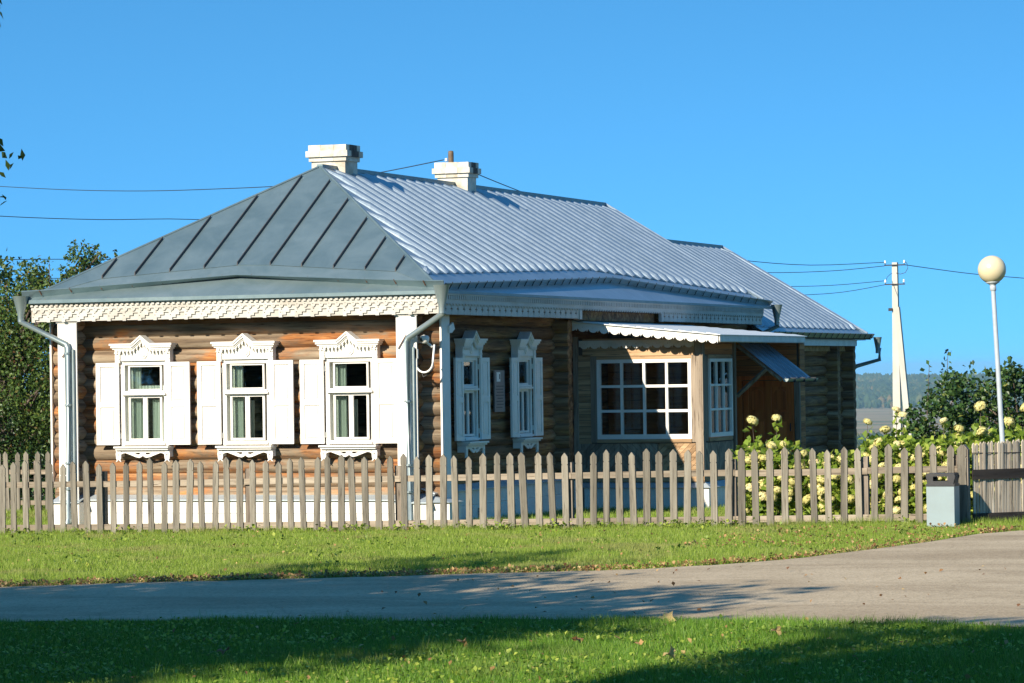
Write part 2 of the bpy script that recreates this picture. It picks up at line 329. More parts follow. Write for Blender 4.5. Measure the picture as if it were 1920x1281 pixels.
# ------------------------------------------------------------------ log house
H=empty('log_house'); tag(H,'old log house with white carved window frames and a grey metal hip roof','house')
XC=.12; XL,XR=-2.72,2.98; YB1=16.6; R0=.125; CH=.2127; Z0=.41; NC=13
PR=.42     # how far log ends run past the crossing wall
def logmesh(L,r=R0,n=14,seed=0):
    rr=random.Random(seed); mb=MB(); seg=max(2,int(L/.9)+1); ph=rr.uniform(0,6)
    for i in range(seg+1):
        x=L*i/seg; q=r*(1+.035*math.sin(ph+x*1.3)+rr.uniform(-.012,.012)); dy=.006*math.sin(ph*2+x*.9)
        for k in range(n):
            a=2*math.pi*k/n; mb.v.append((x,dy+q*math.cos(a),q*math.sin(a)))
    for i in range(seg):
        for k in range(n): mb.f.append((i*n+k,i*n+(k+1)%n,(i+1)*n+(k+1)%n,(i+1)*n+k))
    # slightly rounded ends
    c0=len(mb.v); mb.v.append((-.012,0,0)); mb.v.append((L+.012,0,0))
    for k in range(n): mb.f.append((c0,(k+1)%n,k)); mb.f.append((c0+1,seg*n+k,seg*n+(k+1)%n))
    me=mb.mesh('log')
    me.polygons.foreach_set('use_smooth',[i<seg*n for i in range(len(me.polygons))])
    return me
seedc=[0]
def log(p,axis,L,mat,r=R0):
    if L<.05: return
    seedc[0]+=1; me=logmesh(L,r*random.uniform(.985,1.03),seed=seedc[0])
    link('log',me,M[mat],H,p,(random.uniform(0,6.28) if False else 0,0,0 if axis=='X' else math.pi/2))
def courses(zc,spans):   # cut spans by openings
    return spans
# openings on front (X ranges) and side (Y ranges)
WZ0,WZ1=1.28,2.62
FW=[-1.53,.22,1.95]    # centres of front windows
SW=[1.61,4.01]         # centres of side windows (Y)
HWD=.36
for k in range(NC):
    z=Z0+CH*(k+.5); cut=(WZ0<z<WZ1)
    mat='log'
    x0,x1=XL-PR-.02,XR+PR
    if cut:
        e=[x0]+[v for c in FW for v in (c-HWD,c+HWD)]+[x1]
        for a,b in zip(e[::2],e[1::2]): log((a,0,z),'X',b-a,mat)
    else: log((x0,0,z),'X',x1-x0,mat)
    zs=z+CH*.5-.02   # crossing courses sit half a log higher
    zs=z+CH*.5
    if k<NC:
        cut2=(WZ0<zs<WZ1)
        y0=-PR+.02
        if cut2:
            e=[y0]+[v for c in SW for v in (c-HWD*.86,c+HWD*.86)]+[YB1+.3]
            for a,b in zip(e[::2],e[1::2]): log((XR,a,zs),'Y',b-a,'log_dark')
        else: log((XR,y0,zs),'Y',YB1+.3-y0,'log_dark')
        log((XL,y0,zs),'Y',YB1+.3-y0,'log')
        # cross wall whose ends show on the side
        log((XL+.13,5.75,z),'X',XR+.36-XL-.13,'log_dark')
        if z<2.75:
            pass
# bottom sill logs under first crossing course
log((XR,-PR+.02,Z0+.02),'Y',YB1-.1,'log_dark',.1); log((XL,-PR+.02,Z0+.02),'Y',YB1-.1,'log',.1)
# rear section logs
for k in range(14):
    z=.03+CH*(k+.5)
    if z>2.85: break
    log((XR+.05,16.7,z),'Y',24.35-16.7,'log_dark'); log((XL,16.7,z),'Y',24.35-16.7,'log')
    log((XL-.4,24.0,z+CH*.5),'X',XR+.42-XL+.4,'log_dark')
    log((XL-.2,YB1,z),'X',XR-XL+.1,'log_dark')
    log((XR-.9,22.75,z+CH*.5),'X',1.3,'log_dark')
# foundation core of rear section and main
MB().box(XL-.1,XR+.17,16.6,24.3,-1.2,.03).build('foundation',M['plinth'],H)
# interior surfaces
MB().box(XL+.13,XR-.13,.14,16.4,.40,.46).build('floor',M['inside'],H)
MB().box(XL+.1,XR-.1,.14,24,3.10,3.16).build('ceiling',M['inside'],H)

# corner boards
def vbox(name,x0,x1,y0,y1,z0,z1,mat,parent=H): return MB().box(x0,x1,y0,y1,z0,z1).build(name,mat,parent)
YF=-PR-.02
for (x0,x1) in ((-2.885,-2.555),(2.83,3.16)):
    vbox('corner_board',x0,x1,YF-.03,YF+.0,.05 if x0<0 else .05,3.215,M['white'])
    vbox('corner_board_cap',x0-.02,x1+.02,YF-.045,YF-.031,3.19,3.215,M['white'])
vbox('corner_board',XR+PR+.005,XR+PR+.035,-.16,.17,.30,3.2,M['white'])
vbox('corner_board',XL-PR-.06,XL-PR-.03,-.16,.17,.62,3.2,M['white'])
MB().plate([(0,0),(.12,.06),(.06,.16),(-.1,.1),(-.1,0)],-.03,0).build('carved_bracket',M['white'],H,(XR+PR+.036,.19,2.93),(0,0,math.pi/2))
# strips nailed to corner boards (little struts)
MB().tube([(-2.80,YF-.05,2.66),(-2.68,YF-.05,2.80)],.008,6).build('nailed_rod',M['rust'],H)
MB().tube([(2.87,YF-.05,2.70),(3.0,YF-.05,2.90)],.008,6).build('nailed_rod',M['rust'],H)

# plinth: lapped white boards on a protruding base, flashing above
def plinth_run(p0,p1,h,n,face,boards=(.0,.235,.435),skew=0):
    """boards along p0->p1 (XY); face = outward normal"""
    d=Vector((p1[0]-p0[0],p1[1]-p0[1],0)); L=d.length; ang=math.atan2(d.y,d.x)
    nseg=max(1,round(L/2.2))
    for i,(a,b) in enumerate(zip(boards,boards[1:])):
        for k in range(nseg):
            MB().box(L*k/nseg+.002,L*(k+1)/nseg-.002,-.022-.018*(1-i),.0,a if a>0 else -.35,b-.006).build('plinth_board',M['plinth'],H,(p0[0],p0[1],0),(0,0,ang))
    mb=MB(); v=[(0,-.06,boards[-1]-.012),(L,-.06,boards[-1]-.012),(L,-.06,boards[-1]+.005),(0,-.06,boards[-1]+.005),(0,.24,boards[-1]+.11),(L,.24,boards[-1]+.11),(0,.24,boards[-1]+.09),(L,.24,boards[-1]+.09)]
    mb.add(v,[(0,1,2,3),(3,2,5,4),(0,6,7,1),(0,3,4,6),(1,7,5,2)]); mb.build('flashing',M['flash'],H,(p0[0],p0[1],0),(0,0,ang))
PY=-.26
# side bases that carry the protruding log ends
vbox('plinth_core',XL-.28,XR+.28,PY+.005,YB1,-.5,.42,M['plinth'])
plinth_run((-2.50,PY),(2.80,PY),.43,2,0)
for (a,b) in ((-2.98,-2.52),(2.82,3.30)):
    vbox('plinth_pier',a,b,-.52,PY+.002,-.4,.40,M['plinth'])
    mb=MB(); mb.add([(a-.02,-.56,.395),(b+.02,-.56,.395),(b+.02,-.56,.41),(a-.02,-.56,.41),(a-.02,-.18,.53),(b+.02,-.18,.53)],[(0,1,2,3),(3,2,5,4),(0,3,4),(1,5,2),(0,4,5,1)]); mb.build('flashing',M['flash'],H)
plinth_run((XR+.283,-.24),(XR+.283,6.2),.5,2,0,(0,.30,.53))
# small shaded roofed box on the right corner foundation
vbox('plinth_pier',3.265,3.60,-.34,.12,-.4,.40,M['plinth'])
mb=MB(); mb.add([(3.24,-.38,.40),(3.63,-.38,.40),(3.63,.16,.40),(3.24,.16,.40),(3.26,-.2,.50),(3.26,.0,.50)],[(0,1,2,3),(0,4,1),(1,4,5,2),(2,5,3),(0,3,5,4)]); mb.build('pier_cap',M['flash'],H)
for y in (1.55,3.0):
    b=MB()
    for i in range(9): b.box(-.0,.16,-.006,0,.03+i*.024,.03+i*.024+.012)
    b.build('vent_grille',M['dark'],H,(XR+.283+.044,y,0),(0,0,math.pi/2))

# ---- windows
def ring(x0,x1,z0,z1,t,y0,y1,mb,tb=None):
    tb=tb or t
    mb.box(x0,x0+t,y0,y1,z0,z1); mb.box(x1-t,x1,y0,y1,z0,z1); mb.box(x0+t,x1-t,y0,y1,z1-t,z1); mb.box(x0+t,x1-t,y0,y1,z0,z0+tb); return mb
def arc(cx,cz,r,a0,a1,n): return [(cx+r*math.cos(math.radians(a0+(a1-a0)*i/n)),cz+r*math.sin(math.radians(a0+(a1-a0)*i/n))) for i in range(n+1)]
def carved_window(loc,rz,curt=1,open_l=8,open_r=8,sx_=1):
    """local frame: X along wall, -Y outward, Z absolute height, origin at wall log centre line"""
    W=.355; y=-.15
    fr=MB(); ring(-W-.05,W+.05,1.27,2.585,.065,y-.045,y+.20,fr)
    fr.box(-W-.0,W+.0,y-.05,y+.02,2.045,2.075)
    win=fr.build('window',M['white'],H,loc,(0,0,rz)); win.scale=(sx_,1,1)
    def sub(mb,name,mat,smo=False,l=None,r=None): return mb.build(name,mat,win,l,r,sm=smo)
    # transom bar moulding
    sub(MB().box(-W-.02,W+.02,y-.085,y-.046,2.055,2.085).box(-W-.0,W+.0,y-.066,y-.046,2.09,2.12),'transom_rail',M['white'])
    # sashes
    s=MB(); ring(-.29,.29,2.12,2.52,.028,y-.02,y+.02,s); sub(s,'upper_sash',M['white'])
    for sx in (-1,1):
        s=MB(); a,b=(-.29,-.003) if sx<0 else (.003,.29); ring(a,b,1.345,2.045,.034,y-.02,y+.02,s); sub(s,'casement_sash',M['white'])
        s=MB().box(a+.034,b-.034,y+.0,y+.004,1.379,2.011); sub(s,'pane',M['glass'])
    sub(MB().box(-.262,.262,y+.0,y+.004,2.148,2.492),'pane',M['glass'])
    if curt:
        c=MB(); n=26; xs_=[-.33+.20*i/n for i in range(n+1)]
        def cur(x0,x1,z0,z1):
            n=30; v=[];f=[]
            for i in range(n+1):
                x=x0+(x1-x0)*i/n; yy=y+.11+.014*math.sin(i*1.9)
                v+= [(x,yy,z0),(x+.006*math.sin(i),yy,z1)]
            f=[(2*i,2*i+2,2*i+3,2*i+1) for i in range(n)]; return v,f
        c.add(*cur(-.33,-.12,1.3,2.5)); 
        if curt==2: c.add(*cur(.06,.33,1.3,1.98)); c.add(*cur(-.18,.33,2.02,2.2)); c.add(*cur(-.12,-.02,1.3,1.9))
        else: c.add(*cur(.0,.05,1.3,1.95)); 
        sub(c,'curtain',M['curtain'])
    # shutters
    for sx,op in ((-1,open_l),(1,open_r)):
        Wd=.385; sh=MB()
        # local: hinge at x=0, extends outward in +x (sx=1) or -x
        def bx(a,b,y0,y1,z0,z1): sh.box(min(a*sx,b*sx),max(a*sx,b*sx),y0,y1,z0,z1)
        z0,z1=1.285,2.56
        t=.07
        bx(0,t,-.035,0,z0,z1); bx(Wd-t,Wd,-.035,0,z0,z1); bx(t,Wd-t,-.035,0,z0,z0+t*.9); bx(t,Wd-t,-.035,0,z1-t*.9,z1); bx(t,Wd-t,-.035,0,1.87,1.95)
        for (pa,pb) in ((z0+t*.9,1.87),(1.95,z1-t*.9)):
            bx(t,Wd-t,-.016,-.004,pa,pb); bx(t+.035,Wd-t-.035,-.03,-.016,pa+.035,pb-.035)
        so_=sh.build('shutter',M['white'],win,(sx*(W+.065),y-.06,0),(0,0,math.radians(-op*sx)))
        h=MB()
        for z in (1.42,2.42): h.box(-.012,.012,-.012,.0,z-.04,z+.04)
        h.build('hinge',M['greywhite'],win,(sx*(W+.058),y-.047,0))
    # crown: pediment moulding
    def ped(dz0,dz1,ex,yy0,yy1,mb=None):
        prof_top=[(-.50-ex,2.80+dz1),(-.165,2.80+dz1),(0,2.925+dz1),(.165,2.80+dz1),(.50+ex,2.80+dz1)]
        prof_bot=[(.50+ex,2.80+dz0),(.165,2.80+dz0),(0,2.925+dz0),(-.165,2.80+dz0),(-.50-ex,2.80+dz0)]
        return (mb or MB()).plate(prof_top+prof_bot,yy0,yy1)
    c=ped(.025,.055,.04,y-.175,y+.02); ped(-.01,.0248,.02,y-.16,y+.02,c); ped(-.035,-.0102,.0,y-.14,y+.02,c)
    sub(c,'cornice',M['white'])
    # fretwork strip with pointed teeth and keyhole gaps
    f=MB(); per=.0625
    for (xa,za,xb,zb) in ((-.47,2.765,-.165,2.765),(-.165,2.765,0,2.89),(0,2.89,.165,2.765),(.165,2.765,.47,2.765)):
        Ls=math.dist((xa,za),(xb,zb)); nn=max(2,round(Ls/per))
        for i in range(nn):
            def P(u,d): 
                t=(i+u)/nn; return (xa+(xb-xa)*t, za+(zb-za)*t-d)
            f.plate([P(.08,.0),P(.08,.028),P(.32,.034),P(.30,.05),P(.5,.082),P(.70,.05),P(.68,.034),P(.92,.028),P(.92,.0)][::-1],y-.125,y-.105)
            f.plate([P(0,-.012),P(1,-.012),P(1,.012),P(0,.012)][::-1],y-.128,y-.1)
    sub(f,'carved_fretwork',M['white'])
    # frieze board following the gable, and pier blocks
    c=MB().plate([(-.39,2.585),(.39,2.585),(.39,2.77),(.165,2.77),(0,2.90),(-.165,2.77),(-.39,2.77)],y-.075,y+.02); sub(c,'frieze_board',M['white'])
    c=MB().box(-.37,.37,y-.085,y-.0752,2.585,2.60); sub(c,'frieze_bead',M['white'])
    for sx in (-1,1):
        a,b=sorted((sx*.395,sx*.475))
        c=MB().box(a,b,y-.10,y+.02,2.555,2.765)
        for i in range(4): c.box(a+.006+i*.019,a+.018+i*.019,y-.108,y-.1002,2.61,2.625)
        c.box(a-.006,b+.006,y-.112,y-.1002,2.70,2.72); sub(c,'pilaster_block',M['white'])
    c=MB()
    oct_=[(.005+.075*math.cos(a),2.69+.075*math.sin(a)) for a in [math.radians(22+45*i) for i in range(8)]]
    c.plate(oct_,y-.092,y-.0752); sub(c,'rosette',M['white'])
    sub(MB().plate([(.005+.045*math.cos(a),2.69+.045*math.sin(a)) for a in [math.radians(45*i) for i in range(8)]],y-.104,y-.0922),'rosette_boss',M['white'])
    # sill
    c=MB().box(-.47,.47,y-.20,y+.02,1.235,1.262).box(-.455,.455,y-.17,y+.02,1.205,1.2348); sub(c,'sill',M['white'])
    sub(MB().box(-.36,.36,y-.09,y-.046,1.285,1.315),'sill_bead',M['white'])
    for sx in (-1,1):
        cx=sx*.42; ht=[(cx,1.105),(cx+.018,1.13),(cx+.014,1.142),(cx+.004,1.142),(cx,1.135),(cx-.004,1.142),(cx-.014,1.142),(cx-.018,1.13)]
        leg=[(cx-.042,1.2),(cx-.042,1.165),(cx-.048,1.15),(cx-.04,1.07),(cx-.028,1.055),(cx-.05,1.02),(cx-.02,1.035),(cx,1.06),(cx+.02,1.035),(cx+.05,1.02),(cx+.028,1.055),(cx+.04,1.07),(cx+.048,1.15),(cx+.042,1.165),(cx+.042,1.2)]
        c=MB().plate(leg[::-1],y-.13,y-.105,[ht]); c.box(cx-.03,cx+.03,y-.1048,y+.02,1.10,1.2); sub(c,'sill_bracket',M['white'])
    pr=[(-.37,1.2),(-.37,1.14),(-.34,1.155),(-.30,1.16),(-.20,1.125),(-.12,1.095),(-.06,1.085),(-.02,1.10),(0,1.12)]
    pr=pr+[(-a,b) for a,b in pr[-2::-1]]
    hol=[[(-.16,1.165),(-.05,1.165),(-.05,1.14),(-.09,1.135)],[(.16,1.165),(.09,1.135),(.05,1.14),(.05,1.165)]]
    sub(MB().plate(pr[::-1],y-.125,y-.105,hol),'carved_apron',M['white'])
    return win
carved_window((FW[0],0,0),0,2,4,0); carved_window((FW[1],0,0),0,1,4,0); carved_window((FW[2],0,0),0,1,3,0)
carved_window((XR,SW[0],0),math.pi/2,1,0,3,.86); carved_window((XR,SW[1],0),math.pi/2,1,0,2,.86)

# ---- carved fascias
def strip(unit,n,per,vtop,y0,y1,holes=None,x0=0):
    """unit: bottom-edge points (u,v) for one period going left->right"""
    bot=[(x0+k*per+u,v) for k in range(n) for u,v in unit]+[(x0+n*per,unit[0][1])]
    out=bot+[(x0+n*per,vtop),(x0,vtop)]
    hs_=[[(x0+k*per+u,v) for u,v in h] for k in range(n) for h in (holes or [])]
    return MB().plate(out,y0,y1,hs_)
def many(unitf,n,per,step=12,**kw):
    """split a long strip into pieces joined as one mesh"""
    mb=MB(); k=0
    while k<n:
        q=min(step,n-k); s=unitf(q,k*per); mb.add(s.v,s.f); k+=q
    return mb
FX0,FX1=-3.30,3.60; FL=FX1-FX0; FYY=-.50
vbox('fascia_board',FX0+.03,FX1-.02,FYY-.02,FYY,3.215,3.52,M['fascia'])
per=.088; n=int(FL/per)
a=many(lambda q,x:strip([(0,3.445),(.046,3.445),(.046,3.475),(.087,3.475)],q,per,3.52,FYY-.085,FYY-.062,x0=x),n,per)
a.build('carved_comb_trim',M['fascia'],H,(FX0,0,0))
per=.132; n=int(FL/per)
def u2(q,x):
    un=[(0,3.405),(.012,3.385),(.02,3.40)]+arc(.066,3.388,.036,180,360,8)+[(.112,3.40),(.12,3.385),(.1315,3.4)]
    hh=[[(.060,3.398),(.072,3.398),(.072,3.408),(.060,3.408)]]
    return strip(un,q,per,3.5,FYY-.061,FYY-.043,hh,x)
many(u2,n,per,8).build('carved_scallop_trim',M['fascia'],H,(FX0,0,0))
per=.265; n=int(FL/per)
def u3(q,x):
    un=[(0.001,3.205),(.06,3.205),(.06,3.245),(.12,3.245),(.12,3.285),(.18,3.285),(.18,3.325),(.2645,3.325)]
    hh=[[(.05,3.335),(.066,3.327),(.05,3.319),(.034,3.327)],[(.03,3.29),(.045,3.283),(.03,3.276),(.015,3.283)]]
    return strip(un,q,per,3.44,FYY-.042,FYY-.021,hh,x)
many(u3,n,per,6).build('carved_stepped_trim',M['fascia'],H,(FX0,0,0))
# side fascia (local X -> world Y, -Y local -> +X world)
SFX=3.56; SY0=-.50; SY1=16.25
def sidepart(mb,name,mat='fascia',y=SY0,x=SFX): return mb.build(name,M[mat],H,(x,y,0),(0,0,math.pi/2))
L_=SY1-SY0
sidepart(MB().box(0,L_,-.02,0,3.34,3.5),'fascia_board','log_dark')  # backing coloured dark so the gaps in the trim look shaded
per=.087; n=int(L_/per)
sidepart(many(lambda q,x:strip([(0,3.425),(.045,3.425),(.045,3.49),(.086,3.49)],q,per,3.51,-.075,-.056,x0=x),n,per),'carved_comb_trim')
per=.125; n=int(L_/per)
def u5(q,x):
    un=[(0,3.375),(.01,3.352),(.02,3.375)]+arc(.062,3.362,.028,180,360,6)+[(.104,3.375),(.114,3.352),(.1245,3.375)]
    return strip(un,q,per,3.43,-.055,-.038,[[(.056,3.372),(.068,3.372),(.068,3.384),(.056,3.384)]],x)
sidepart(many(u5,n,per,10),'carved_scallop_trim')
def u6(q,x):
    pr_=[(0.001,3.20),(.1,3.20),(.112,3.215),(.105,3.24),(.14,3.235),(.128,3.215),(.24,3.2)]
    un=[(0.001,3.2),(.105,3.2),(.112,3.22),(.124,3.22),(.131,3.2),(.2495,3.2)]
    hh=[[(.105,3.338),(.132,3.338),(.132,3.30),(.168,3.292),(.168,3.272),(.132,3.278),(.128,3.245),(.108,3.245),(.106,3.278),(.07,3.272),(.07,3.292),(.105,3.30)]]
    return strip(un,q,.25,3.37,-.036,-.021,hh,x)
a=many(u6,24,.25,6); sidepart(a,'carved_slotted_trim')
sidepart(MB().box(0,6.05,-.0205,0,3.195,3.339),'fascia_board','log_dark'); sidepart(MB().box(6.0,6.12,-.055,-.0206,3.19,3.36),'end_block')  # dark backing gives the carved slots their shade by colour
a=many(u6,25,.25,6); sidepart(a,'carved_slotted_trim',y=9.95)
sidepart(MB().box(0,6.3,-.0205,0,3.195,3.339),'fascia_board','log_dark',y=9.95); sidepart(MB().box(-.12,0,-.055,0,3.19,3.36),'end_block',y=9.95)  # same dark backing, shade of the slots put into its colour
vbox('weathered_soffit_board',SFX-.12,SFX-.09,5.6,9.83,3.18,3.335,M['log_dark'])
# soffits
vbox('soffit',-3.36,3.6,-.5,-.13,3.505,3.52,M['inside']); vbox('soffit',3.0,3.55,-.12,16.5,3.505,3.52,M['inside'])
vbox('wall_plate',-3.0,3.4,-.10,.14,3.12,3.504,M['log_dark']); vbox('wall_plate',2.86,3.06,.15,16.6,3.2,3.504,M['log_dark'])

# ---- roof
EX0,EX1,EY0,EY1=-3.42,3.64,-.62,16.85; HW=(EX1-EX0)/2; XM=(EX0+EX1)/2; ZE=3.55; SL=.609; YA=EY0+HW; ZR=ZE+SL*HW
def divR(y):      # inset of the upslope diverter on the side slope
    return .10+.50*(1-abs(y-8.4)/8.9) if y<=16.9 else .1
def divF(x): return .16+.42*(1-abs(x-XM)/HW)
# base decks (front lower band, side lower band, left slope)
def poly(name,pts,mat,th=.012,parent=H,sm=False):
    P=[Vector(p) for p in pts]; n=(P[1]-P[0]).cross(P[2]-P[0]).normalized()
    if n.z<0: P=P[::-1]; n=-n
    q=[p-n*th for p in P]; k=len(P); mb=MB(); mb.add(P+q,[tuple(range(k)),tuple(range(2*k-1,k-1,-1))]+[(i,k+i,k+(i+1)%k,(i+1)%k) for i in range(k)]); return mb.build(name,mat,parent)
zf=lambda y:ZE+SL*(y-EY0); zr=lambda x:ZE+SL*(EX1-x); zl=lambda x:ZE+SL*(x-EX0)
# front hip: eave band in 5 sheets, below seams
FB=lambda x: EY0+divF(x)+.24
fx=[EX0,-2.30,-1.76,-1.19,-.63,-.09,.48,1.04,1.60,2.15,2.68,EX1]
def hipY(x): return EY0+min(x-EX0,EX1-x)
bandx=[EX0,-1.9,-.4,XM,.9,2.4,EX1]
for a,b in zip(bandx,bandx[1:]):
    def top(x): return min(FB(x),hipY(x))
    xs_=[a+(b-a)*i/4 for i in range(5)]
    mb=MB()
    for x in xs_: 
        sag=.0
        mb.v+=[(x,EY0,ZE),(x,top(x),zf(top(x)))]
    mb.f=[(2*i,2*i+2,2*i+3,2*i+1) for i in range(4)]
    if a==EX0:
        mb.v[1]=(EX0,EY0,ZE+.0005)
    if b==EX1: mb.v[-1]=(EX1,EY0,ZE+.0005)
    mb.build('eave_sheet',M['roofband'],H)
for i,(a,b) in enumerate(zip(fx,fx[1:])):
    pts=[]
    xa,xb=a,b
    lo=[(xa,min(FB(xa),hipY(xa))),(xb,min(FB(xb),hipY(xb)))]
    hi=[(xb,hipY(xb))]+([(XM,YA)] if xa<XM<xb else [])+[(xa,hipY(xa))]
    pl=[]
    for p in lo+hi:
        if not pl or math.dist(p,pl[-1])>.02: pl.append(p)
    if math.dist(pl[0],pl[-1])<.02: pl=pl[:-1]
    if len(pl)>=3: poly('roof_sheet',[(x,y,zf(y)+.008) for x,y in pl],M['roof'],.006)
    if i>0:
        y0=FB(a)-.0; y1=hipY(a)-.1
        MB().add([(a-.010,y0,zf(y0)),(a+.010,y0,zf(y0)),(a+.006,y0,zf(y0)+.055),(a-.006,y0,zf(y0)+.055),(a-.010,y1,zf(y1)),(a+.010,y1,zf(y1)),(a+.006,y1,zf(y1)+.055),(a-.006,y1,zf(y1)+.055)],[(0,1,2,3),(5,4,7,6),(1,5,6,2),(4,0,3,7),(3,2,6,7)]).build('standing_seam',M['seam'],H)
# underside decks keep light out
poly('roof_deck',[(EX0+.02,EY0+.02,ZE-.02),(EX1-.02,EY0+.02,ZE-.02),(XM,YA,ZR-.03)],M['inside'],.02)
poly('roof_deck',[(EX1-.02,EY0+.02,ZE-.02),(EX1-.02,EY1-.01,ZE-.02),(XM,EY1-.01,ZR-.03),(XM,YA,ZR-.03)],M['inside'],.02)
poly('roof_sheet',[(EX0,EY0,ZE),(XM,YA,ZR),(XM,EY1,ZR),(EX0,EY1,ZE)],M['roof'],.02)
# side slope
def ribsheet(y0,y1,xlow,xtop,zfun,parent=H,name='ribbed_roof_sheet',rib=.080):
    prof=[(0,0),(.035,.33),(.085,.72),(.145,.95),(.205,1.),(.275,.85),(.355,.32),(.43,0),(1,0)]
    nz=Vector((SL,0,1)).normalized(); mb=MB()
    for u,h in prof:
        y=y0+(y1-y0)*u; xl=xlow(y); xt=min(xtop(y),xl-.02); rows=[(xl,.55*h),(xl-.10,h),(xt+min(.35,(xl-xt)*.5),h),(xt,0.05*h)]
        for x,hh in rows:
            mb.v.append((x+nz.x*hh*rib,y,zfun(x)+nz.z*hh*rib+.006))
    R=4
    for i in range(len(prof)-1):
        for j in range(R-1): mb.f.append((i*R+j,(i+1)*R+j,(i+1)*R+j+1,i*R+j+1))
    # closed lower end
    mb.f.append(tuple(i*R for i in range(len(prof)))[::-1])
    return mb.build(name,M['roofside'],parent)
y=-.12
while y<EY1-.1:
    y2=min(y+.425,EY1)
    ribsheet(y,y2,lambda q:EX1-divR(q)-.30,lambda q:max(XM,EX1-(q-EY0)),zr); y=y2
bys=[EY0]+[EY0+i*(EY1-EY0)/12 for i in range(1,13)]
for a,b in zip(bys,bys[1:]):
    mb=MB()
    for i in range(5):
        q=a+(b-a)*i/4; t=max(EX1-divR(q)-.34,EX1-(q-EY0)); mb.v+=[(EX1,q,ZE),(t,q,zr(t)+.002)]
    mb.f=[(2*i,2*i+1,2*i+3,2*i+2)[::-1] for i in range(4)]
    mb.build('eave_sheet',M['roofside'],H)
MB().box(EX0,EX1,EY0-.012,EY0,ZE-.05,ZE+.004).build('drip_edge',M['roof'],H)
MB().box(EX1,EX1+.012,EY0,EY1,ZE-.04,ZE+.004).build('drip_edge',M['roof'],H)
# caps
MB().tube([(EX1-.02,EY0+.02,ZE+.015),(XM,YA,ZR+.015)],.022,6).build('hip_cap',M['roof'],H)
MB().tube([(EX0+.02,EY0+.02,ZE+.015),(XM,YA,ZR+.015)],.022,6).build('hip_cap',M['roof'],H)
MB().box(XM-.05,XM+.05,YA-.03,EY1,ZR-.02,ZR+.045).build('ridge_cap',M['roof'],H)
MB().tube([(XM,EY1+.01,ZR+.03),(EX1-.2,EY1+.01,zr(EX1-.2)+.04)],.035,6).build('gable_edge',M['roofside'],H)
# diverter gutters standing on the slope
def diverter(name,pts,nrm,h,mat):
    """upright strip along pts with lip"""
    mb=MB(); nrm=Vector(nrm)
    for p,hh in zip(pts,h):
        p=Vector(p); out=Vector((nrm.x,nrm.y,0)).normalized()
        a=p; b=p+Vector((0,0,hh*.95))+out*(.17-1.1*hh); c=b-out*.015+Vector((0,0,.014)); d=b+out*.012
        mb.v+=[tuple(a),tuple(b+out*.0),tuple(c),tuple(a-out*.01)]
    n=len(pts)
    for i in range(n-1):
        for j in range(3): mb.f.append((i*4+j,(i+1)*4+j,(i+1)*4+j+1,i*4+j+1))
    return mb.build(name,mat,H)
px_=[EX0-.02+(EX1-EX0+.04)*i/24 for i in range(25)]
diverter('roof_gutter',[(x,EY0+divF(x)-.10,zf(EY0+divF(x)-.10)+.0) for x in px_],(0,-1,0),[.11-.075*max(0,1-abs(x-XM)/HW)**.7 for x in px_],M['roof'])
py_=[EY0+.1+(EY1-EY0-.1)*i/40 for i in range(41)]
diverter('roof_gutter',[(EX1-divR(q)+.06,q,zr(EX1-divR(q)+.06)) for q in py_],(1,0,0),[.085]*41,M['galv'])
for i in range(14):
    x=EX0+.3+i*(EX1-EX0-.6)/13; y=EY0+divF(x)-.10; z=zf(y)
    MB().tube([(x-.01,y-.075,z+.10-.05*(1-abs(x-XM)/HW)),(x+.015,y-.035,z+.02)],.009,5).build('gutter_bracket',M['rust'],H)
for i in range(40):
    y=EY0+.35+i*.415; x=EX1-divR(y)+.06; z=zr(x)
    MB().tube([(x+.075,y+.04,z+.10),(x+.03,y-.01,z-.01)],.008,5).build('gutter_bracket',M['dark'],H)
# rear section roof
RX1,RY1,RZE=3.58,24.85,2.98; RZR=RZE+SL*(RX1-XM); rz_=lambda x:RZE+SL*(RX1-x)
y=EY1+.02
while y<RY1-.1:
    y2=min(y+.425,RY1); ribsheet(y,y2,lambda q:RX1-.30,lambda q:XM,rz_); y=y2
poly('eave_sheet',[(RX1,EY1+.02,RZE),(RX1,RY1,RZE),(RX1-.32,RY1,rz_(RX1-.32)),(RX1-.32,EY1+.02,rz_(RX1-.32))],M['roofside'],.01)
poly('roof_deck',[(RX1-.01,EY1,RZE-.02),(RX1-.01,RY1-.01,RZE-.02),(XM,RY1-.01,RZR-.03),(XM,EY1,RZR-.03)],M['inside'],.02)
poly('roof_sheet',[(-3.35,EY1+.02,RZE),(XM,EY1+.02,RZR),(XM,RY1,RZR),(-3.35,RY1,RZE)],M['roof'],.02)
MB().box(XM-.05,XM+.05,EY1,RY1,RZR-.02,RZR+.045).build('ridge_cap',M['roof'],H)
MB().tube([(XM,RY1,RZR+.03),(RX1-.1,RY1,rz_(RX1-.1)+.04)],.035,6).build('gable_edge',M['roofside'],H)
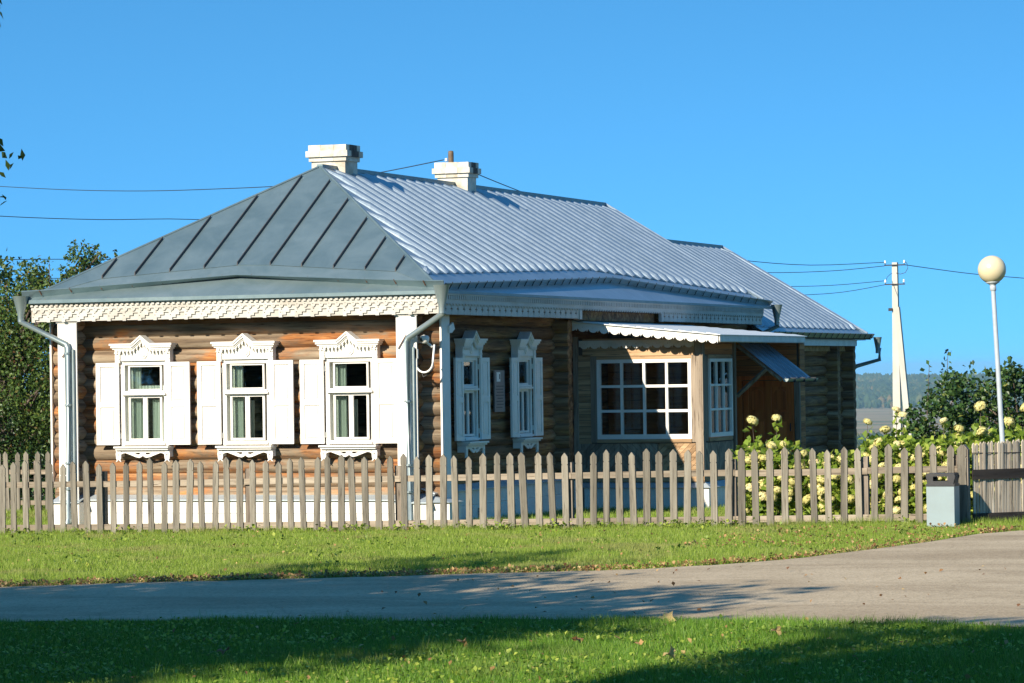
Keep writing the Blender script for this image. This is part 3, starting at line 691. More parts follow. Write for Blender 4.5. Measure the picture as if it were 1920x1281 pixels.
# gable walls of boards at the back ends
poly('gable_wall',[(EX0+.3,EY1-.06,ZE-.05),(EX1-.3,EY1-.06,ZE-.05),(XM,EY1-.06,ZR-.1)],M['siding'],.03)
poly('gable_wall',[(-3.1,RY1-.3,RZE-.05),(3.3,RY1-.3,RZE-.05),(XM,RY1-.3,RZR-.1)],M['siding'],.03)
a=diverter('roof_gutter',[(RX1+.0,q,RZE-.01) for q in (17.0,19,21,23,24.9)],(1,0,0),[.10]*5,M['galv'])
for i in range(17):
    y=17.2+i*.46; MB().tube([(RX1+.075,y+.04,RZE+.09),(RX1+.02,y-.01,RZE-.02)],.009,5).build('gutter_bracket',M['dark'],H)
for i in range(4):
    vbox('fascia_board',3.46,3.50,17.0+i*1.72,17.0+(i+1)*1.72-.01,2.80,2.93,M['greywhite'])
vbox('frieze_board',3.20,3.22,17.0,24.0,2.69,2.80,M['siding'])
vbox('soffit',3.1,3.46,16.9,24.8,2.93,2.945,M['greywhite'])
# chimneys
def chimney(cx,cy,wx,wy,z0,ztop,pipe=False):
    x0,x1,y0,y1=cx-wx/2,cx+wx/2,cy-wy/2,cy+wy/2
    c=MB().box(x0,x1,y0,y1,z0,ztop-.27).build('chimney',M['brickwhite'],H)
    rows=[(ztop-.2698,ztop-.20,.035),(ztop-.198,ztop-.10,.075),(ztop-.098,ztop,.04)]
    for k,(a,b,e) in enumerate(rows):
        n=3
        for i in range(n):
            for (p,q,r,s) in ((x0-e+(wx+2*e)*i/n,x0-e+(wx+2*e)*(i+1)/n-.004,y0-e,y0+.1),(x0-e+(wx+2*e)*i/n,x0-e+(wx+2*e)*(i+1)/n-.004,y1-.1,y1+e)):
                MB().box(p,q,r,s,a,b+random.uniform(-.004,.004)).build('brick',M['brickwhite'],c)
        for i in range(2):
            yy0=y0+.102; yy1=y1-.102; 
            for (p,q) in ((x0-e,x0+.1),(x1-.1,x1+e)):
                MB().box(p,q,yy0+(yy1-yy0)*i/2,yy0+(yy1-yy0)*(i+1)/2-.004,a,b).build('brick',M['soot' if (k>=1 and q>cx) else 'brickwhite'],c)
    if pipe:
        MB().lathe([(.0,ztop+.22),(.045,ztop+.21),(.05,ztop+.17),(.05,ztop-.1)][::-1],12,(cx-.06,cy-.12,0)).build('flue_pipe',M['rustpipe'],c,sm=True)
        MB().lathe([(.0,0),(.025,.0),(.03,.02),(.018,.035),(.028,.05),(.0,.06)],10,(cx-.15,cy-.12,ztop+.03)).build('insulator',M['ceramic'],c,sm=True)
chimney(.0,3.72,.60,.50,5.3,6.10); chimney(.11,8.85,.58,.42,5.3,6.10,True)

# ---- drainpipes
def funnel(c,w,h,parent):
    x,y,z=c; mb=MB(); t=w/2; b=.05
    rings=[(t,z),(t*.92,z-.03),(b,z-h),(b,z-h-.1)]; v=[]
    for r,zz in rings:
        for k in range(12): v.append((x+r*math.cos(k*math.pi/6),y+r*math.sin(k*math.pi/6),zz))
    f=[(i*12+k,(i+1)*12+k,(i+1)*12+(k+1)%12,i*12+(k+1)%12)[::-1] for i in range(3) for k in range(12)]
    return MB().add(v,f).build('funnel',M['galv'],parent,sm=True)
def drain(pts,fun,shoe=True,cl=()):
    p=MB().tube(pts,.048,10).build('drainpipe',M['galv'],H,sm=True)
    funnel(*fun,p)
    for z in cl: MB().tube([(pts[-2][0],pts[-2][1],z),(pts[-2][0],pts[-2][1],z+.03)],.055,10).build('pipe_clamp',M['galv'],p)
    return p
drain([(-3.42,-.66,3.30),(-3.42,-.66,3.22),(-2.70,-.54,2.86),(-2.68,-.54,2.8),(-2.68,-.54,.14),(-2.66,-.66,.06)],((-3.42,-.66,3.62),.26,.30),cl=(1.9,1.0,2.7,.6))
drain([(3.66,-.68,3.28),(3.66,-.68,3.20),(3.06,-.55,2.86),(3.04,-.55,2.8),(3.04,-.55,.14),(3.10,-.68,.05)],((3.66,-.68,3.63),.26,.32),cl=(1.9,.95,.55))
MB().tube([(-2.60,-.50,.3),(-2.60,-.50,2.78)],.022,6).build('conduit',M['galv'],H); MB().tube([(3.12,-.50,.25),(3.12,-.50,2.72)],.022,6).build('conduit',M['galv'],H)
drain([(3.72,16.9,3.25),(3.72,16.9,3.18),(3.35,16.7,2.98),(3.32,16.7,2.9),(3.32,16.7,.5)],((3.70,16.9,3.60),.24,.30))
drain([(3.74,24.9,2.76),(3.74,24.9,2.50),(3.25,24.72,2.36),(3.12,24.72,2.25),(3.12,24.72,0)],((3.70,24.9,3.0),.20,.26))

# ---- bay annex (lean-to porch with big window)
AY=6.5; AX0,AX1=3.12,5.40; AYB=8.35; AT=2.86
def hboard(name,x0,x1,y,z0,z1,mat,axis='X',th=.02,out=0):
    if axis=='X': return MB().box(0,x1-x0,-th-out,0,0,z1-z0).build(name,mat,H,(x0,y,z0))
    return MB().box(0,x1-x0,-th-out,0,0,z1-z0).build(name,mat,H,(y,x0,z0),(0,0,math.pi/2))
# core walls split round the windows
vbox('wall_core',AX0,3.44,AY,AY+.07,.40,AT,M['inside']); vbox('wall_core',5.33,AX1-.02,AY,AY+.07,.40,AT,M['inside'])
vbox('wall_core',3.44,5.33,AY,AY+.07,.40,1.12,M['inside']); vbox('wall_core',3.44,5.33,AY,AY+.07,2.57,AT,M['inside'])
vbox('wall_core',AX1-.08,AX1-.02,AY+.071,AYB,.40,1.12,M['inside']); vbox('wall_core',AX1-.08,AX1-.02,AY+.071,AYB,2.56,AT,M['inside'])
vbox('wall_core',AX0,AX1-.03,AYB-.06,AYB,.40,AT,M['siding_red']); vbox('floor',AX0,AX1-.05,AY+.08,AYB-.08,.42,.46,M['inside'])
z=2.575
for i in range(3): hboard('siding_board',3.30,AX1-.12,AY-.0,z+.10*i,z+.10*(i+1)-.004,M['siding'])
z=1.10; i=0
while z<2.57:
    hboard('siding_board',AX0+.1,3.445,AY,z,z+.093,M['siding']); z+=.1
vbox('corner_post',AX0+.02,AX0+.10,AY-.05,AY+.0,.42,AT+.05,M['siding_z']); vbox('corner_post',AX1-.11,AX1+.0,AY-.035,AY+.0,.42,AT,M['siding_z']); vbox('corner_post',AX1-.019,AX1+.025,AY-.03,AY+.10,.42,AT,M['siding_z'])
vbox('corner_post',AX1-.019,AX1+.04,AYB-.10,AYB+.0,.42,AT,M['siding_z'])
# casing
c=MB(); 
for (a,b,z0,z1) in ((3.44,3.55,1.12,2.57),(5.22,5.30,1.12,2.57)): vbox('window_casing',a,b,AY-.03,AY+.0,z0,z1,M['siding_z'])
hboard('window_casing',3.55,5.22,AY,2.515,2.57,M['siding'],out=.01); hboard('window_casing',3.55,5.22,AY,1.115,1.175,M['siding'],out=.03)
def grid_window(loc,rz,w,h,nx_,nz_,fr=.06,bar=.045):
    mb=ring(0,w,0,h,fr,-.055,.03,MB(),fr*1.3)
    win=mb.build('window',M['white'],H,loc,(0,0,rz)); iw=w-2*fr; ih=h-2.3*fr; cw=(iw-(nx_-1)*bar)/nx_; chh=(ih-(nz_-1)*bar)/nz_
    g=MB()
    for i in range(1,nx_): x=fr+i*cw+(i-1)*bar; MB().box(x,x+bar,-.045,.01,fr*1.3,h-fr).build('glazing_bar',M['white'],win)
    for j in range(1,nz_):
        z=fr*1.3+j*chh+(j-1)*bar
        MB().box(fr,w-fr,-.047,.008,z,z+bar).build('glazing_bar',M['white'],win)
    for i in range(nx_):
        for j in range(nz_):
            x=fr+i*(cw+bar); z=fr*1.3+j*(chh+bar); MB().box(x,x+cw,-.012,-.008,z,z+chh).build('pane',M['glass'],win)
    return win
grid_window((3.55,AY+.03,1.175),0,1.67,1.34,4,3)
grid_window((AX1-.02,6.84,1.19),math.pi/2,1.30,1.32,3,3,.055,.035)
for (a,b) in ((6.62,6.84),(8.14,8.25)): 
    z=1.13
    hboard('window_casing',a,b,AX1-.019,1.13,2.56,M['siding_z'],'Y')
hboard('window_casing',6.84,8.14,AX1-.019,2.515,2.575,M['siding'],'Y',out=.01); hboard('window_casing',6.84,8.14,AX1-.019,1.12,1.185,M['siding'],'Y',out=.02)
for i in range(3): hboard('siding_board',6.62,8.25,AX1-.019,2.58+.093*i,2.58+.093*(i+1)-.004,M['siding_red'],'Y')
# diagonal boards below windows : chevrons
def diag(x0,x1,z0,z1,y,mat,dirn,axis='X',w=.075):
    """planks at 45deg clipped to rectangle"""
    n=int(((x1-x0)+(z1-z0))/ (w*1.414))+2
    for i in range(-1,n):
        s0=i*w*1.414; s1=s0+w*1.414-.006
        # band: s0 < (x-x0)+(z-z0) < s1   for dirn=1 ; mirrored otherwise
        pts=[]
        W_=x1-x0; Hh=z1-z0
        def corner(s): 
            out=[]
            for (px,pz) in ((s,0),(s-Hh,Hh),(0,s),(W_,s-W_)):
                if -1e-6<=px<=W_+1e-6 and -1e-6<=pz<=Hh+1e-6: out.append((min(max(px,0),W_),min(max(pz,0),Hh)))
            return out
        P=corner(s0)+corner(s1)+[c for c in ((0,0),(W_,0),(0,Hh),(W_,Hh)) if s0<c[0]+c[1]<s1]
        P=list({(round(a,4),round(b,4)) for a,b in P})
        if len(P)<3: continue
        cx=sum(p[0] for p in P)/len(P); cz=sum(p[1] for p in P)/len(P); P.sort(key=lambda p:math.atan2(p[1]-cz,p[0]-cx))
        if dirn<0: P=[(W_-a,b) for a,b in P][::-1]
        mb=MB(); k=len(P); mb.add([(a,-.02,b) for a,b in P]+[(a,0,b) for a,b in P],[tuple(range(k)),tuple(range(2*k-1,k-1,-1))]+[(i2,k+i2,k+(i2+1)%k,(i2+1)%k) for i2 in range(k)])
        if axis=='X': mb.build('diagonal_board',mat,H,(x0,y,z0))
        else: mb.build('diagonal_board',mat,H,(y,x0,z0),(0,0,math.pi/2))
diag(3.22,3.95,.56,1.10,AY,M['siding_z'],-1); diag(3.955,4.62,.56,1.10,AY,M['siding_z'],1); diag(4.625,5.28,.56,1.10,AY,M['siding'],-1)
diag(6.62,7.4,.56,1.10,AX1-.019,M['siding_z'],1,'Y'); diag(7.405,8.24,.56,1.10,AX1-.019,M['siding_z'],-1,'Y')
hboard('base_board',AX0,AX1,AY,.46,.555,M['siding'],out=.01); hboard('base_board',6.45,8.3,AX1+.005,.46,.555,M['siding'],'Y',out=.01)
vbox('plinth_core',AX0+.2,AX1+.12,AY-.08,AYB,-.5,.36,M['plinth'])
mb=MB(); mb.add([(AX0,AY-.12,.36),(AX1+.16,AY-.12,.36),(AX1+.16,AYB,.36),(AX0,AY+.0,.45),(AX1+.03,AY+.0,.45),(AX1+.03,AYB,.45)],[(0,1,4,3),(1,2,5,4)]); mb.build('flashing',M['flash'],H)
# scallop trims
def scal(n,per,vtop,vb,r): 
    def f(q,x):
        un=[(0,vb+.03),(.012,vb+.0),(.024,vb+.03)]+arc(.012+per/2,vb+r*.75,r,200,340,8)+[(per-.003,vb+.03)]
        un=[(0,vb+.035),(.004,vb+.035)]+arc(per/2,vb+r,r,190,350,10)+[(per-.02,vb+.04),(per-.012,vb+.01),(per-.004,vb+.035)]
        hh=[[(per/2-.007,vb+r-.007),(per/2+.007,vb+r-.007),(per/2+.007,vb+r+.007),(per/2-.007,vb+r+.007)]]
        return strip(un,q,per,vtop,-.012,.012,hh,x)
    return many(f,n,per,6)
scal(11,.185,2.84,2.70,.078).build('scalloped_trim',M['greywhite'],H,(3.25,AY-.045,0))
# lean-to roof: X 2.95..5.88, Y 6.0..11.25
LZ0,LZ1=3.19,2.90; LX0,LX1,LY0,LY1=3.0,5.86,6.0,11.25
dz=(LZ0-LZ1)/(LX1-LX0)
t=scal(15,.19,.0,-.145,.08)
for i,v in enumerate(t.v): t.v[i]=(v[0],v[1],v[2]-v[0]*dz)
t.build('scalloped_trim',M['white'],H,(LX0,LY0+.0,LZ0-.01))
per=.07; n=int((LY1-LY0-.05)/per)
many(lambda q,x:strip([(0,-.10),(.02,-.125),(.035,-.10),(.052,-.125),(.069,-.10)],q,per,-.005,-.02,0,x0=x),n,per,15).build('sawtooth_trim',M['greywhite'],H,(LX1+.0,LY0,LZ1),(0,0,math.pi/2))
nb=12
for i in range(nb):
    a=LX0+(LX1+.04-LX0)*i/nb; b=LX0+(LX1+.04-LX0)*(i+1)/nb
    za,zb=LZ0-(a-LX0)*dz,LZ0-(b-LX0)*dz
    mb=MB(); q=[]
    for yy,e in ((LY0-.05,0),(LY1,0)):
        q+=[(a,yy,za+.022),(b,yy,zb+.004),(b,yy,zb-.006),(a,yy,za-.006)]
    mb.add(q,[(0,1,2,3)[::-1],(4,5,6,7),(0,4,5,1)[::-1],(3,2,6,7)[::-1],(0,3,7,4)[::-1],(1,5,6,2)[::-1]]); mb.build('roof_strip',M['slate'],H)
poly('roof_deck',[(LX0,LY0+.03,LZ0-.02),(LX1-.02,LY0+.03,LZ1-.02),(LX1-.02,LY1-.02,LZ1-.02),(LX0,LY1-.02,LZ0-.02)],M['siding_red'],.03)
# vestibule with the entrance door
VY=11.0; VX1=5.82
vbox('wall_core',3.1,4.66,VY+.02,VY+.09,.3,2.86,M['inside']); vbox('wall_core',4.66,VX1-.02,VY+.06,VY+.09,.3,2.86,M['inside']); vbox('wall_core',VX1-.08,VX1-.02,VY+.1,11.34,.3,2.86,M['inside'])
vbox('back_wall',3.1,VX1-.09,11.3,11.36,.3,2.84,M['siding_red'])
z=2.2; 
while z<2.84:
    hboard('siding_board',4.3,VX1-.06,VY+.02,z,z+.088,M['siding_red']); z+=.093
z=.35
while z<2.2:
    hboard('siding_board',3.3,4.62,VY+.02,z,z+.088,M['siding_red']); z+=.093
z=.35
while z<2.84:
    hboard('siding_board',VY+.02,11.34,VX1-.02,z,z+.088,M['siding_red'],'Y'); z+=.093
vbox('door_frame',4.64,4.74,VY-.03,VY+.04,.3,2.2,M['door']); vbox('door_frame',VX1-.10,VX1,VY-.03,VY+.04,.3,2.2,M['siding_z']); vbox('door_frame',4.74,VX1-.1,VY-.03,VY+.04,2.12,2.2,M['door'])
D0,D1=4.76,VX1-.11; dw=D1-D0
dr=MB().box(0,dw,0,.05,0,1.77); door=dr.build('door',M['door'],H,(D0,VY-.0,.34))
t=.10; mid=dw/2
for (a,b) in ((0,t),(mid-t/2,mid+t/2),(dw-t,dw)): MB().box(a,b,-.022,0,0,1.77).build('door_stile',M['door'],door)
for (a,b) in ((0,.14),(.55,.66),(1.08,1.2),(1.66,1.77)):
    for (p,q) in ((t,mid-t/2),(mid+t/2,dw-t)): MB().box(p,q,-.0215,0,a,b).build('door_rail',M['door'],door)
for (p,q) in ((t,mid-t/2),(mid+t/2,dw-t)):
    for (a,b) in ((.14,.55),(.66,1.08)): MB().box(p+.045,q-.045,-.016,0,a+.045,b-.045).build('door_panel',M['door'],door)
    c=(p+q)/2; r=(q-p)/2-.045
    MB().plate([(p+.045,1.245),(q-.045,1.245)]+arc(c,1.50,r,0,180,10),-.016,0).build('door_panel',M['door'],door)
MB().tube([(dw-.06,-.06,.86),(dw-.06,-.06,1.0)],.01,6).build('door_handle',M['dark'],door)
vbox('porch_floor',AX0+.3,5.9,AYB,VY-.0,-.4,.30,M['concrete'])
vbox('wall_core',AX0,AX0+.05,AYB,VY,.3,3.0,M['inside'])
# little transom light over the porch entrance
# side awning: slopes outwards from the lean-to edge
AWP=[(5.42,8.45,2.80),(5.42,10.25,2.80)]; AWQ=[(6.22,8.45,2.17),(6.22,10.25,2.17)]
for i in range(5):
    y0=8.45+.36*i; y1=y0+.357
    mb=MB(); prof=[(0,0),(.08,.035),(.16,.035),(.26,0),(1,0)]
    for u,h in prof:
        y=y0+(y1-y0)*u
        for (x,z) in ((5.42,2.80),(6.26,2.14)): mb.v.append((x+h*.6,y,z+h*.8))
    for k in range(4): mb.f.append((2*k,2*k+1,2*k+3,2*k+2))
    mb.build('awning_sheet',M['bluesheet'],H)
vbox('awning_rafter',0,0,0,0,0,0,M['siding_z']) if False else None
for y in (8.5,10.2): MB().tube([(5.40,y,2.74),(6.2,y,2.12)],.03,4).build('awning_rafter',M['siding_z'],H)
MB().tube([(5.42,8.42,1.86),(5.95,8.42,2.32)],.038,4).build('awning_brace',M['siding_z'],H)
mb=MB(); R2=.055
for j,y in enumerate((8.40,10.30)):
    for k in range(9):
        a=math.pi+math.pi*k/8; mb.v.append((6.30+R2*math.cos(a),y,2.15+R2*math.sin(a)))
for k in range(8): mb.f.append((k,k+1,9+k+1,9+k))
g=mb.build('awning_gutter',M['galv'],H,sm=True)
mb=MB(); mb.v=[(6.30+R2*math.cos(a),8.399,2.15+R2*math.sin(a)) for a in [math.pi+math.pi*k/8 for k in range(9)]]; mb.f=[tuple(range(9))]; mb.build('gutter_end',M['galv'],g)
for y in (8.8,9.4,10.1): MB().box(6.235,6.365,y,y+.025,2.085,2.165).build('gutter_strap',M['dark'],g)
# rear small details
vbox('thermometer',3.17,3.2,19.0,19.12,2.42,2.6,M['plastic_w'])

# ------------------------------------------------------------------ small wall-mounted things
sc=empty('security_camera',(3.13,-.13,2.78)); tag(sc,'white security camera on a bracket by the right corner of the log wall','camera')
MB().box(-.09,.02,-.16,-.06,-.0,.10).build('junction_box',M['plastic_w'],sc)
MB().tube([(.02,-.16,.07),(.10,-.22,.09),(.14,-.24,.05)],.035,10).build('camera_body',M['plastic_w'],sc,sm=True)
MB().lathe([(0,-.075),(.05,-.06),(.07,-.02),(.07,.03),(.05,.05),(0,.055)],14,(.12,-.24,.06)).build('camera_head',M['plastic_w'],sc,sm=True)
MB().lathe([(0,-.01),(.03,-.008),(.033,.0),(0,.004)],12,(0,0,0)).build('lens',M['plastic_b'],sc,(.105,-.305,.05),(math.radians(90),0,0))
MB().tube([(.14,-.2,.0),(.2,-.14,-.06)],.02,6).build('bracket',M['plastic_w'],sc)
jb=MB().box(-.04,.04,-.05,0,-.07,.07).build('junction_box',M['plastic_w'],None,(3.13,-.42,2.62)); tag(jb,'small grey junction box below the security camera','junction box')
pts=[(3.13+.14-.14*math.cos(a)+.0,-.45,2.50-.16*math.sin(a)) for a in [math.pi*i/14 for i in range(15)]]
pts=[(3.13,-.42,2.58)]+pts+[(3.41,-.42,2.62),(3.40,-.36,2.75)]
cb=MB().tube(pts,.016,8).build('cable',M['plastic_w'],None,sm=True); tag(cb,'thick white cable hanging in a loop at the right corner of the house','cable')
cb=MB().tube([(3.2,-.4,2.38),(3.24,-.42,2.27),(3.34,-.40,2.33),(3.40,-.38,2.42),(3.37,-.36,2.5)],.009,6).build('cable',M['plastic_b'],None,sm=True); tag(cb,'thin black cable crossing the protruding log ends by the corner board','cable')
nb_=empty('notice_board',(XR+.145,2.98,1.70)); tag(nb_,'grey information plaque on the dark log wall between the two side windows','notice')
MB().box(-.22,.22,-.02,0,0,.66).build('board',M['plaque'],nb_,(0,0,0),(0,0,math.pi/2))
MB().box(-.14,.02,-.025,-.0202,.48,.63).build('picture',M['plastic_w'],nb_,(0,0,0),(0,0,math.pi/2))
MB().box(-.03,.0,-.028,-.0252,.52,.60).build('picture',M['plastic_b'],nb_,(0,0,0),(0,0,math.pi/2))
for i,(a,b) in enumerate(((-.15,.17),(-.17,.14),(-.12,.16),(-.17,.17),(-.10,.12),(-.15,.15),(-.12,.16),(-.16,.10))):
    MB().box(a,b,-.0225,-.0202,.40-i*.048,.414-i*.048).build('text_line',M['plastic_b'],nb_,(0,0,0),(0,0,math.pi/2))

# ------------------------------------------------------------------ picket fences
def picketmesh(h,w=.096,seed=0):
    r=random.Random(seed); hw=w/2; t=.012
    o=[(-hw,0),(hw,0),(hw,h-.175),(hw-.014,h-.165),(hw,h-.155),(hw,h-.055),(0.004,h),(-.004,h),(-hw,h-.055),(-hw,h-.155),(-hw+.014,h-.165),(-hw,h-.175)]
    return MB().plate(o,-.011,.011).mesh('picket')
PM=[picketmesh(1.05+.012*k,.088+.004*(k%4),k) for k in range(5)]
def add_picket(parent,x,z,ry=None,me=None,rz=0,y=0):
    me=me or random.choice(PM); return link('picket',me,M['picket'],parent,(x,y,z),(random.uniform(-.012,.012),random.gauss(0,.014) if ry is None else ry,rz+random.uniform(-.03,.03)))
PXS=[-2.62,-2.43,-2.22,-2.01,-1.8,-1.6,-1.4,-1.19,-.98,-.76,-.55,-.34,-.14,.07,.26,.47,.68,.89,1.09,1.29,1.5,1.71,1.91,2.1,2.3,2.5,2.69,2.89,3.08,3.27,3.47,3.67,3.87,4.06,4.25,4.46,4.65,4.85,5.06,5.28,5.49,5.69,5.9,6.11,6.3,6.5,6.7,6.89,7.09,7.29,7.48,7.67,7.87,8.06,8.26,8.45,8.65,8.84,9.04,9.24,9.45,9.65,9.86,10.06,10.27,10.48,10.69,10.89,11.1,11.3,11.51,11.72]
PXS=[-2.62-.2*k for k in range(1,14)][::-1]+PXS
FYp=-2.7
F1=empty('picket_fence',(4.5,FYp,gz(4.5,FYp))); tag(F1,'long weathered grey picket fence with notched points running in front of the house','fence')
gf=lambda x:gz(x,FYp)-gz(4.5,FYp)
for x in PXS: add_picket(F1,x-4.5,gf(x)+.0+random.gauss(0,.011))
def rail(parent,x0,x1,z,h,y0,y1):
    z0=gf(x0); z1=gf(x1); L=x1-x0; a=math.atan2(z1-z0,L)
    MB().box(0,L-.004,y0,y1,0,h).build('rail',M['rail'],parent,(x0-4.5,0,z0+z),(0,-a,0))
ends=[-5.3,-3.3,-.92,1.45,3.8,6.38,8.75,10.6,11.86]
for a,b in zip(ends,ends[1:]):
    rail(F1,a,b,.70+random.uniform(-.006,.006),.085,.013,.05); rail(F1,a,b,.07,.085,.013,.05)
    MB().box(-.045,.045,.052,.14,-.3,.93).build('fence_post',M['post'],F1,(b-4.5-.05,0,gf(b)))
MB().plate([(-.055,0),(.055,0),(.055,1.0),(0,1.07),(-.055,1.0)],-.06,.06).build('gate_post',M['post'],F1,(11.93-4.5,.0,gf(11.9)))
add_picket(F1,11.91-4.5,gf(11.9),me=picketmesh(1.07,.12),y=-.075)
# side fence going back along X=12.02
F2=empty('slat_fence',(12.0,FYp+.06,gz(12,FYp)),math.radians(52)); tag(F2,'close-set narrow slat fence running off to the right from the corner post','fence')
def slatmesh(h): hw=.019; return MB().plate([(-hw,0),(hw,0),(hw,h-.03),(0,h),(-hw,h-.03)],-.009,.009).mesh('slat')
SM=[slatmesh(1.05+.01*k) for k in range(4)]
gs=lambda d:gz(12+d*.62,FYp+d*.79)-gz(12,FYp)
for k in range(72):
    d=.05+k*.052; link('slat',random.choice(SM),M['rail_z'],F2,(d,0,gs(d)+.03+random.uniform(-.01,.01)),(random.uniform(-.02,.02),random.uniform(-.012,.012),random.uniform(-.05,.05)))
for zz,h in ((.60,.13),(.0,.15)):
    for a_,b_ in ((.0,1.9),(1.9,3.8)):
        MB().box(0,b_-a_-.004,-.035,-.0105,0,h).build('rail',M['shadow_band'],F2,(a_,0,gs(a_)+zz),(0,-math.atan2(gs(b_)-gs(a_),b_-a_),0))  # front boards coloured near-black in place of the shadow bands across the slats
MB().tube([(0,-.016,.95),(3.8,-.016,.95+gs(3.8))],.006,4).build('wire',M['dark'],F2)
for d in (1.9,3.75): MB().box(d-.05,d+.05,.012,.11,-.3,.98).build('fence_post',M['post'],F2,(0,0,gs(d)))
# far left yard fence
F3=empty('picket_fence',(-3.5,5.0,gz(-3.5,5))); tag(F3,'old picket fence in the dark shade of the tree left of the house','fence')
for i in range(28): add_picket(F3,-.25-i*.2,0,ry=random.uniform(-.05,.05))
for z in (.66,.12): MB().box(-5.8,0,.013,.05,z,z+.08).build('rail',M['rail'],F3)
for x in (-.1,-2.9,-5.6): MB().box(x-.05,x+.05,.052,.15,-.3,.9).build('fence_post',M['post'],F3)

# ------------------------------------------------------------------ litter bin
B=empty('litter_bin',(11.75,-3.22,gz(11.75,-3.2)-.03)); tag(B,'pale blue-grey litter bin with black hood beside the fence corner post','bin')
b=MB().box(-.185,.185,-.15,.15,.045,.57).box(-.165,.165,-.13,.13,0,.0448); o=b.build('body',M['bin'],B)
o=MB().box(-.19,.19,-.155,.155,.57,.60).build('liner_rim',M['plastic_b'],B)
h=MB(); h.plate([(-.17,.60),(.17,.60),(.195,.70),(.185,.725),(-.185,.725),(-.195,.70)],-.13,-.11,[[(-.10,.64),(.10,.64),(.10,.70),(-.10,.70)]])
h.plate([(-.17,.60),(.17,.60),(.195,.70),(.185,.725),(-.185,.725),(-.195,.70)],.11,.13,[[(-.10,.64),(.10,.64),(.10,.70),(-.10,.70)]])
h.box(-.185,.185,-.13,.13,.7252,.74); h.box(-.185,-.165,-.1098,.1098,.60,.7248); h.box(.165,.185,-.1098,.1098,.60,.7248); h.build('hood',M['plastic_b'],B)

# ------------------------------------------------------------------ lamp
LP=empty('street_lamp',(11.84,.3,gz(11.8,.3))); tag(LP,'thin grey lamp post with a cream globe leaning slightly above the hydrangeas','lamp')
LP.rotation_euler=(0,math.radians(-2.6),0)
MB().lathe([(.042,0),(.042,.5),(.036,1.2),(.033,3.25),(.033,3.26)],14).build('post',M['lampmetal'],LP,sm=True)
MB().lathe([(.034,3.24),(.045,3.25),(.045,3.31),(.038,3.32),(.07,3.345),(.10,3.36),(.10,3.375),(.0,3.376)],18).build('collar',M['lampmetal'],LP,sm=True)
MB().lathe([(0,-.20)]+[(.2*math.sin(math.radians(a)),-.2*math.cos(math.radians(a))) for a in range(12,180,8)]+[(0,.20)],32,(0,0,3.545)).build('globe',M['globe'],LP,sm=True)

# ------------------------------------------------------------------ utility pole and wires

UP=empty('utility_pole',(-2.15,50,hprof(50))); tag(UP,'pale concrete utility pole with a leaning strut, standing beyond the right end of the house','utility pole')
def taper(mb,x0,x1,w0,w1,z0,z1,y=0,d0=.2,d1=.16):
    v=[]; 
    for (x,w,z,d) in ((x0,w0,z0,d0),(x1,w1,z1,d1)): v+=[(x-w/2,y-d/2,z),(x+w/2,y-d/2,z),(x+w/2,y+d/2,z),(x-w/2,y+d/2,z)]
    return mb.add(v,[(0,3,2,1),(4,5,6,7),(0,1,5,4),(1,2,6,5),(2,3,7,6),(3,0,4,7)])
taper(MB(),0,0,.32,.155,-.5,8.9).build('pole',M['concrete'],UP)
taper(MB(),.72,.10,.26,.13,-.5,7.55,-.19).build('strut',M['concrete'],UP)
for z,xa,xb in ((8.80,-.30,.34),(8.22,-.30,.32)):
    a=MB().box(xa,xb,-.13,-.085,z,z+.035).build('cross_arm',M['dark'],UP)
    for x in (xa+.02,xb-.03):
        MB().tube([(x,-.11,z+.03),(x,-.11,z+.08)],.01,5).build('pin',M['dark'],a)
        MB().lathe([(0,0),(.03,.0),(.035,.03),(.02,.045),(.032,.06),(.02,.09),(0,.095)],10,(x,-.11,z+.07)).build('insulator',M['ceramic'],a,sm=True)
MB().box(-.19,-.08,-.16,-.06,7.43,7.52).box(.06,.14,-.2,-.1,7.45,7.55).build('clamp',M['dark'],UP)
MB().tube([(.33,-.11,8.92),(.40,-.11,8.85),(.42,-.11,8.72),(.34,-.11,8.58),(.18,-.11,8.54),(.06,-.11,8.58)],.01,5).build('jumper_wire',M['wire'],UP)
MB().tube([(-.28,-.11,8.3),(-.22,-.11,8.46),(-.08,-.11,8.58)],.008,5).build('jumper_wire',M['wire'],UP)
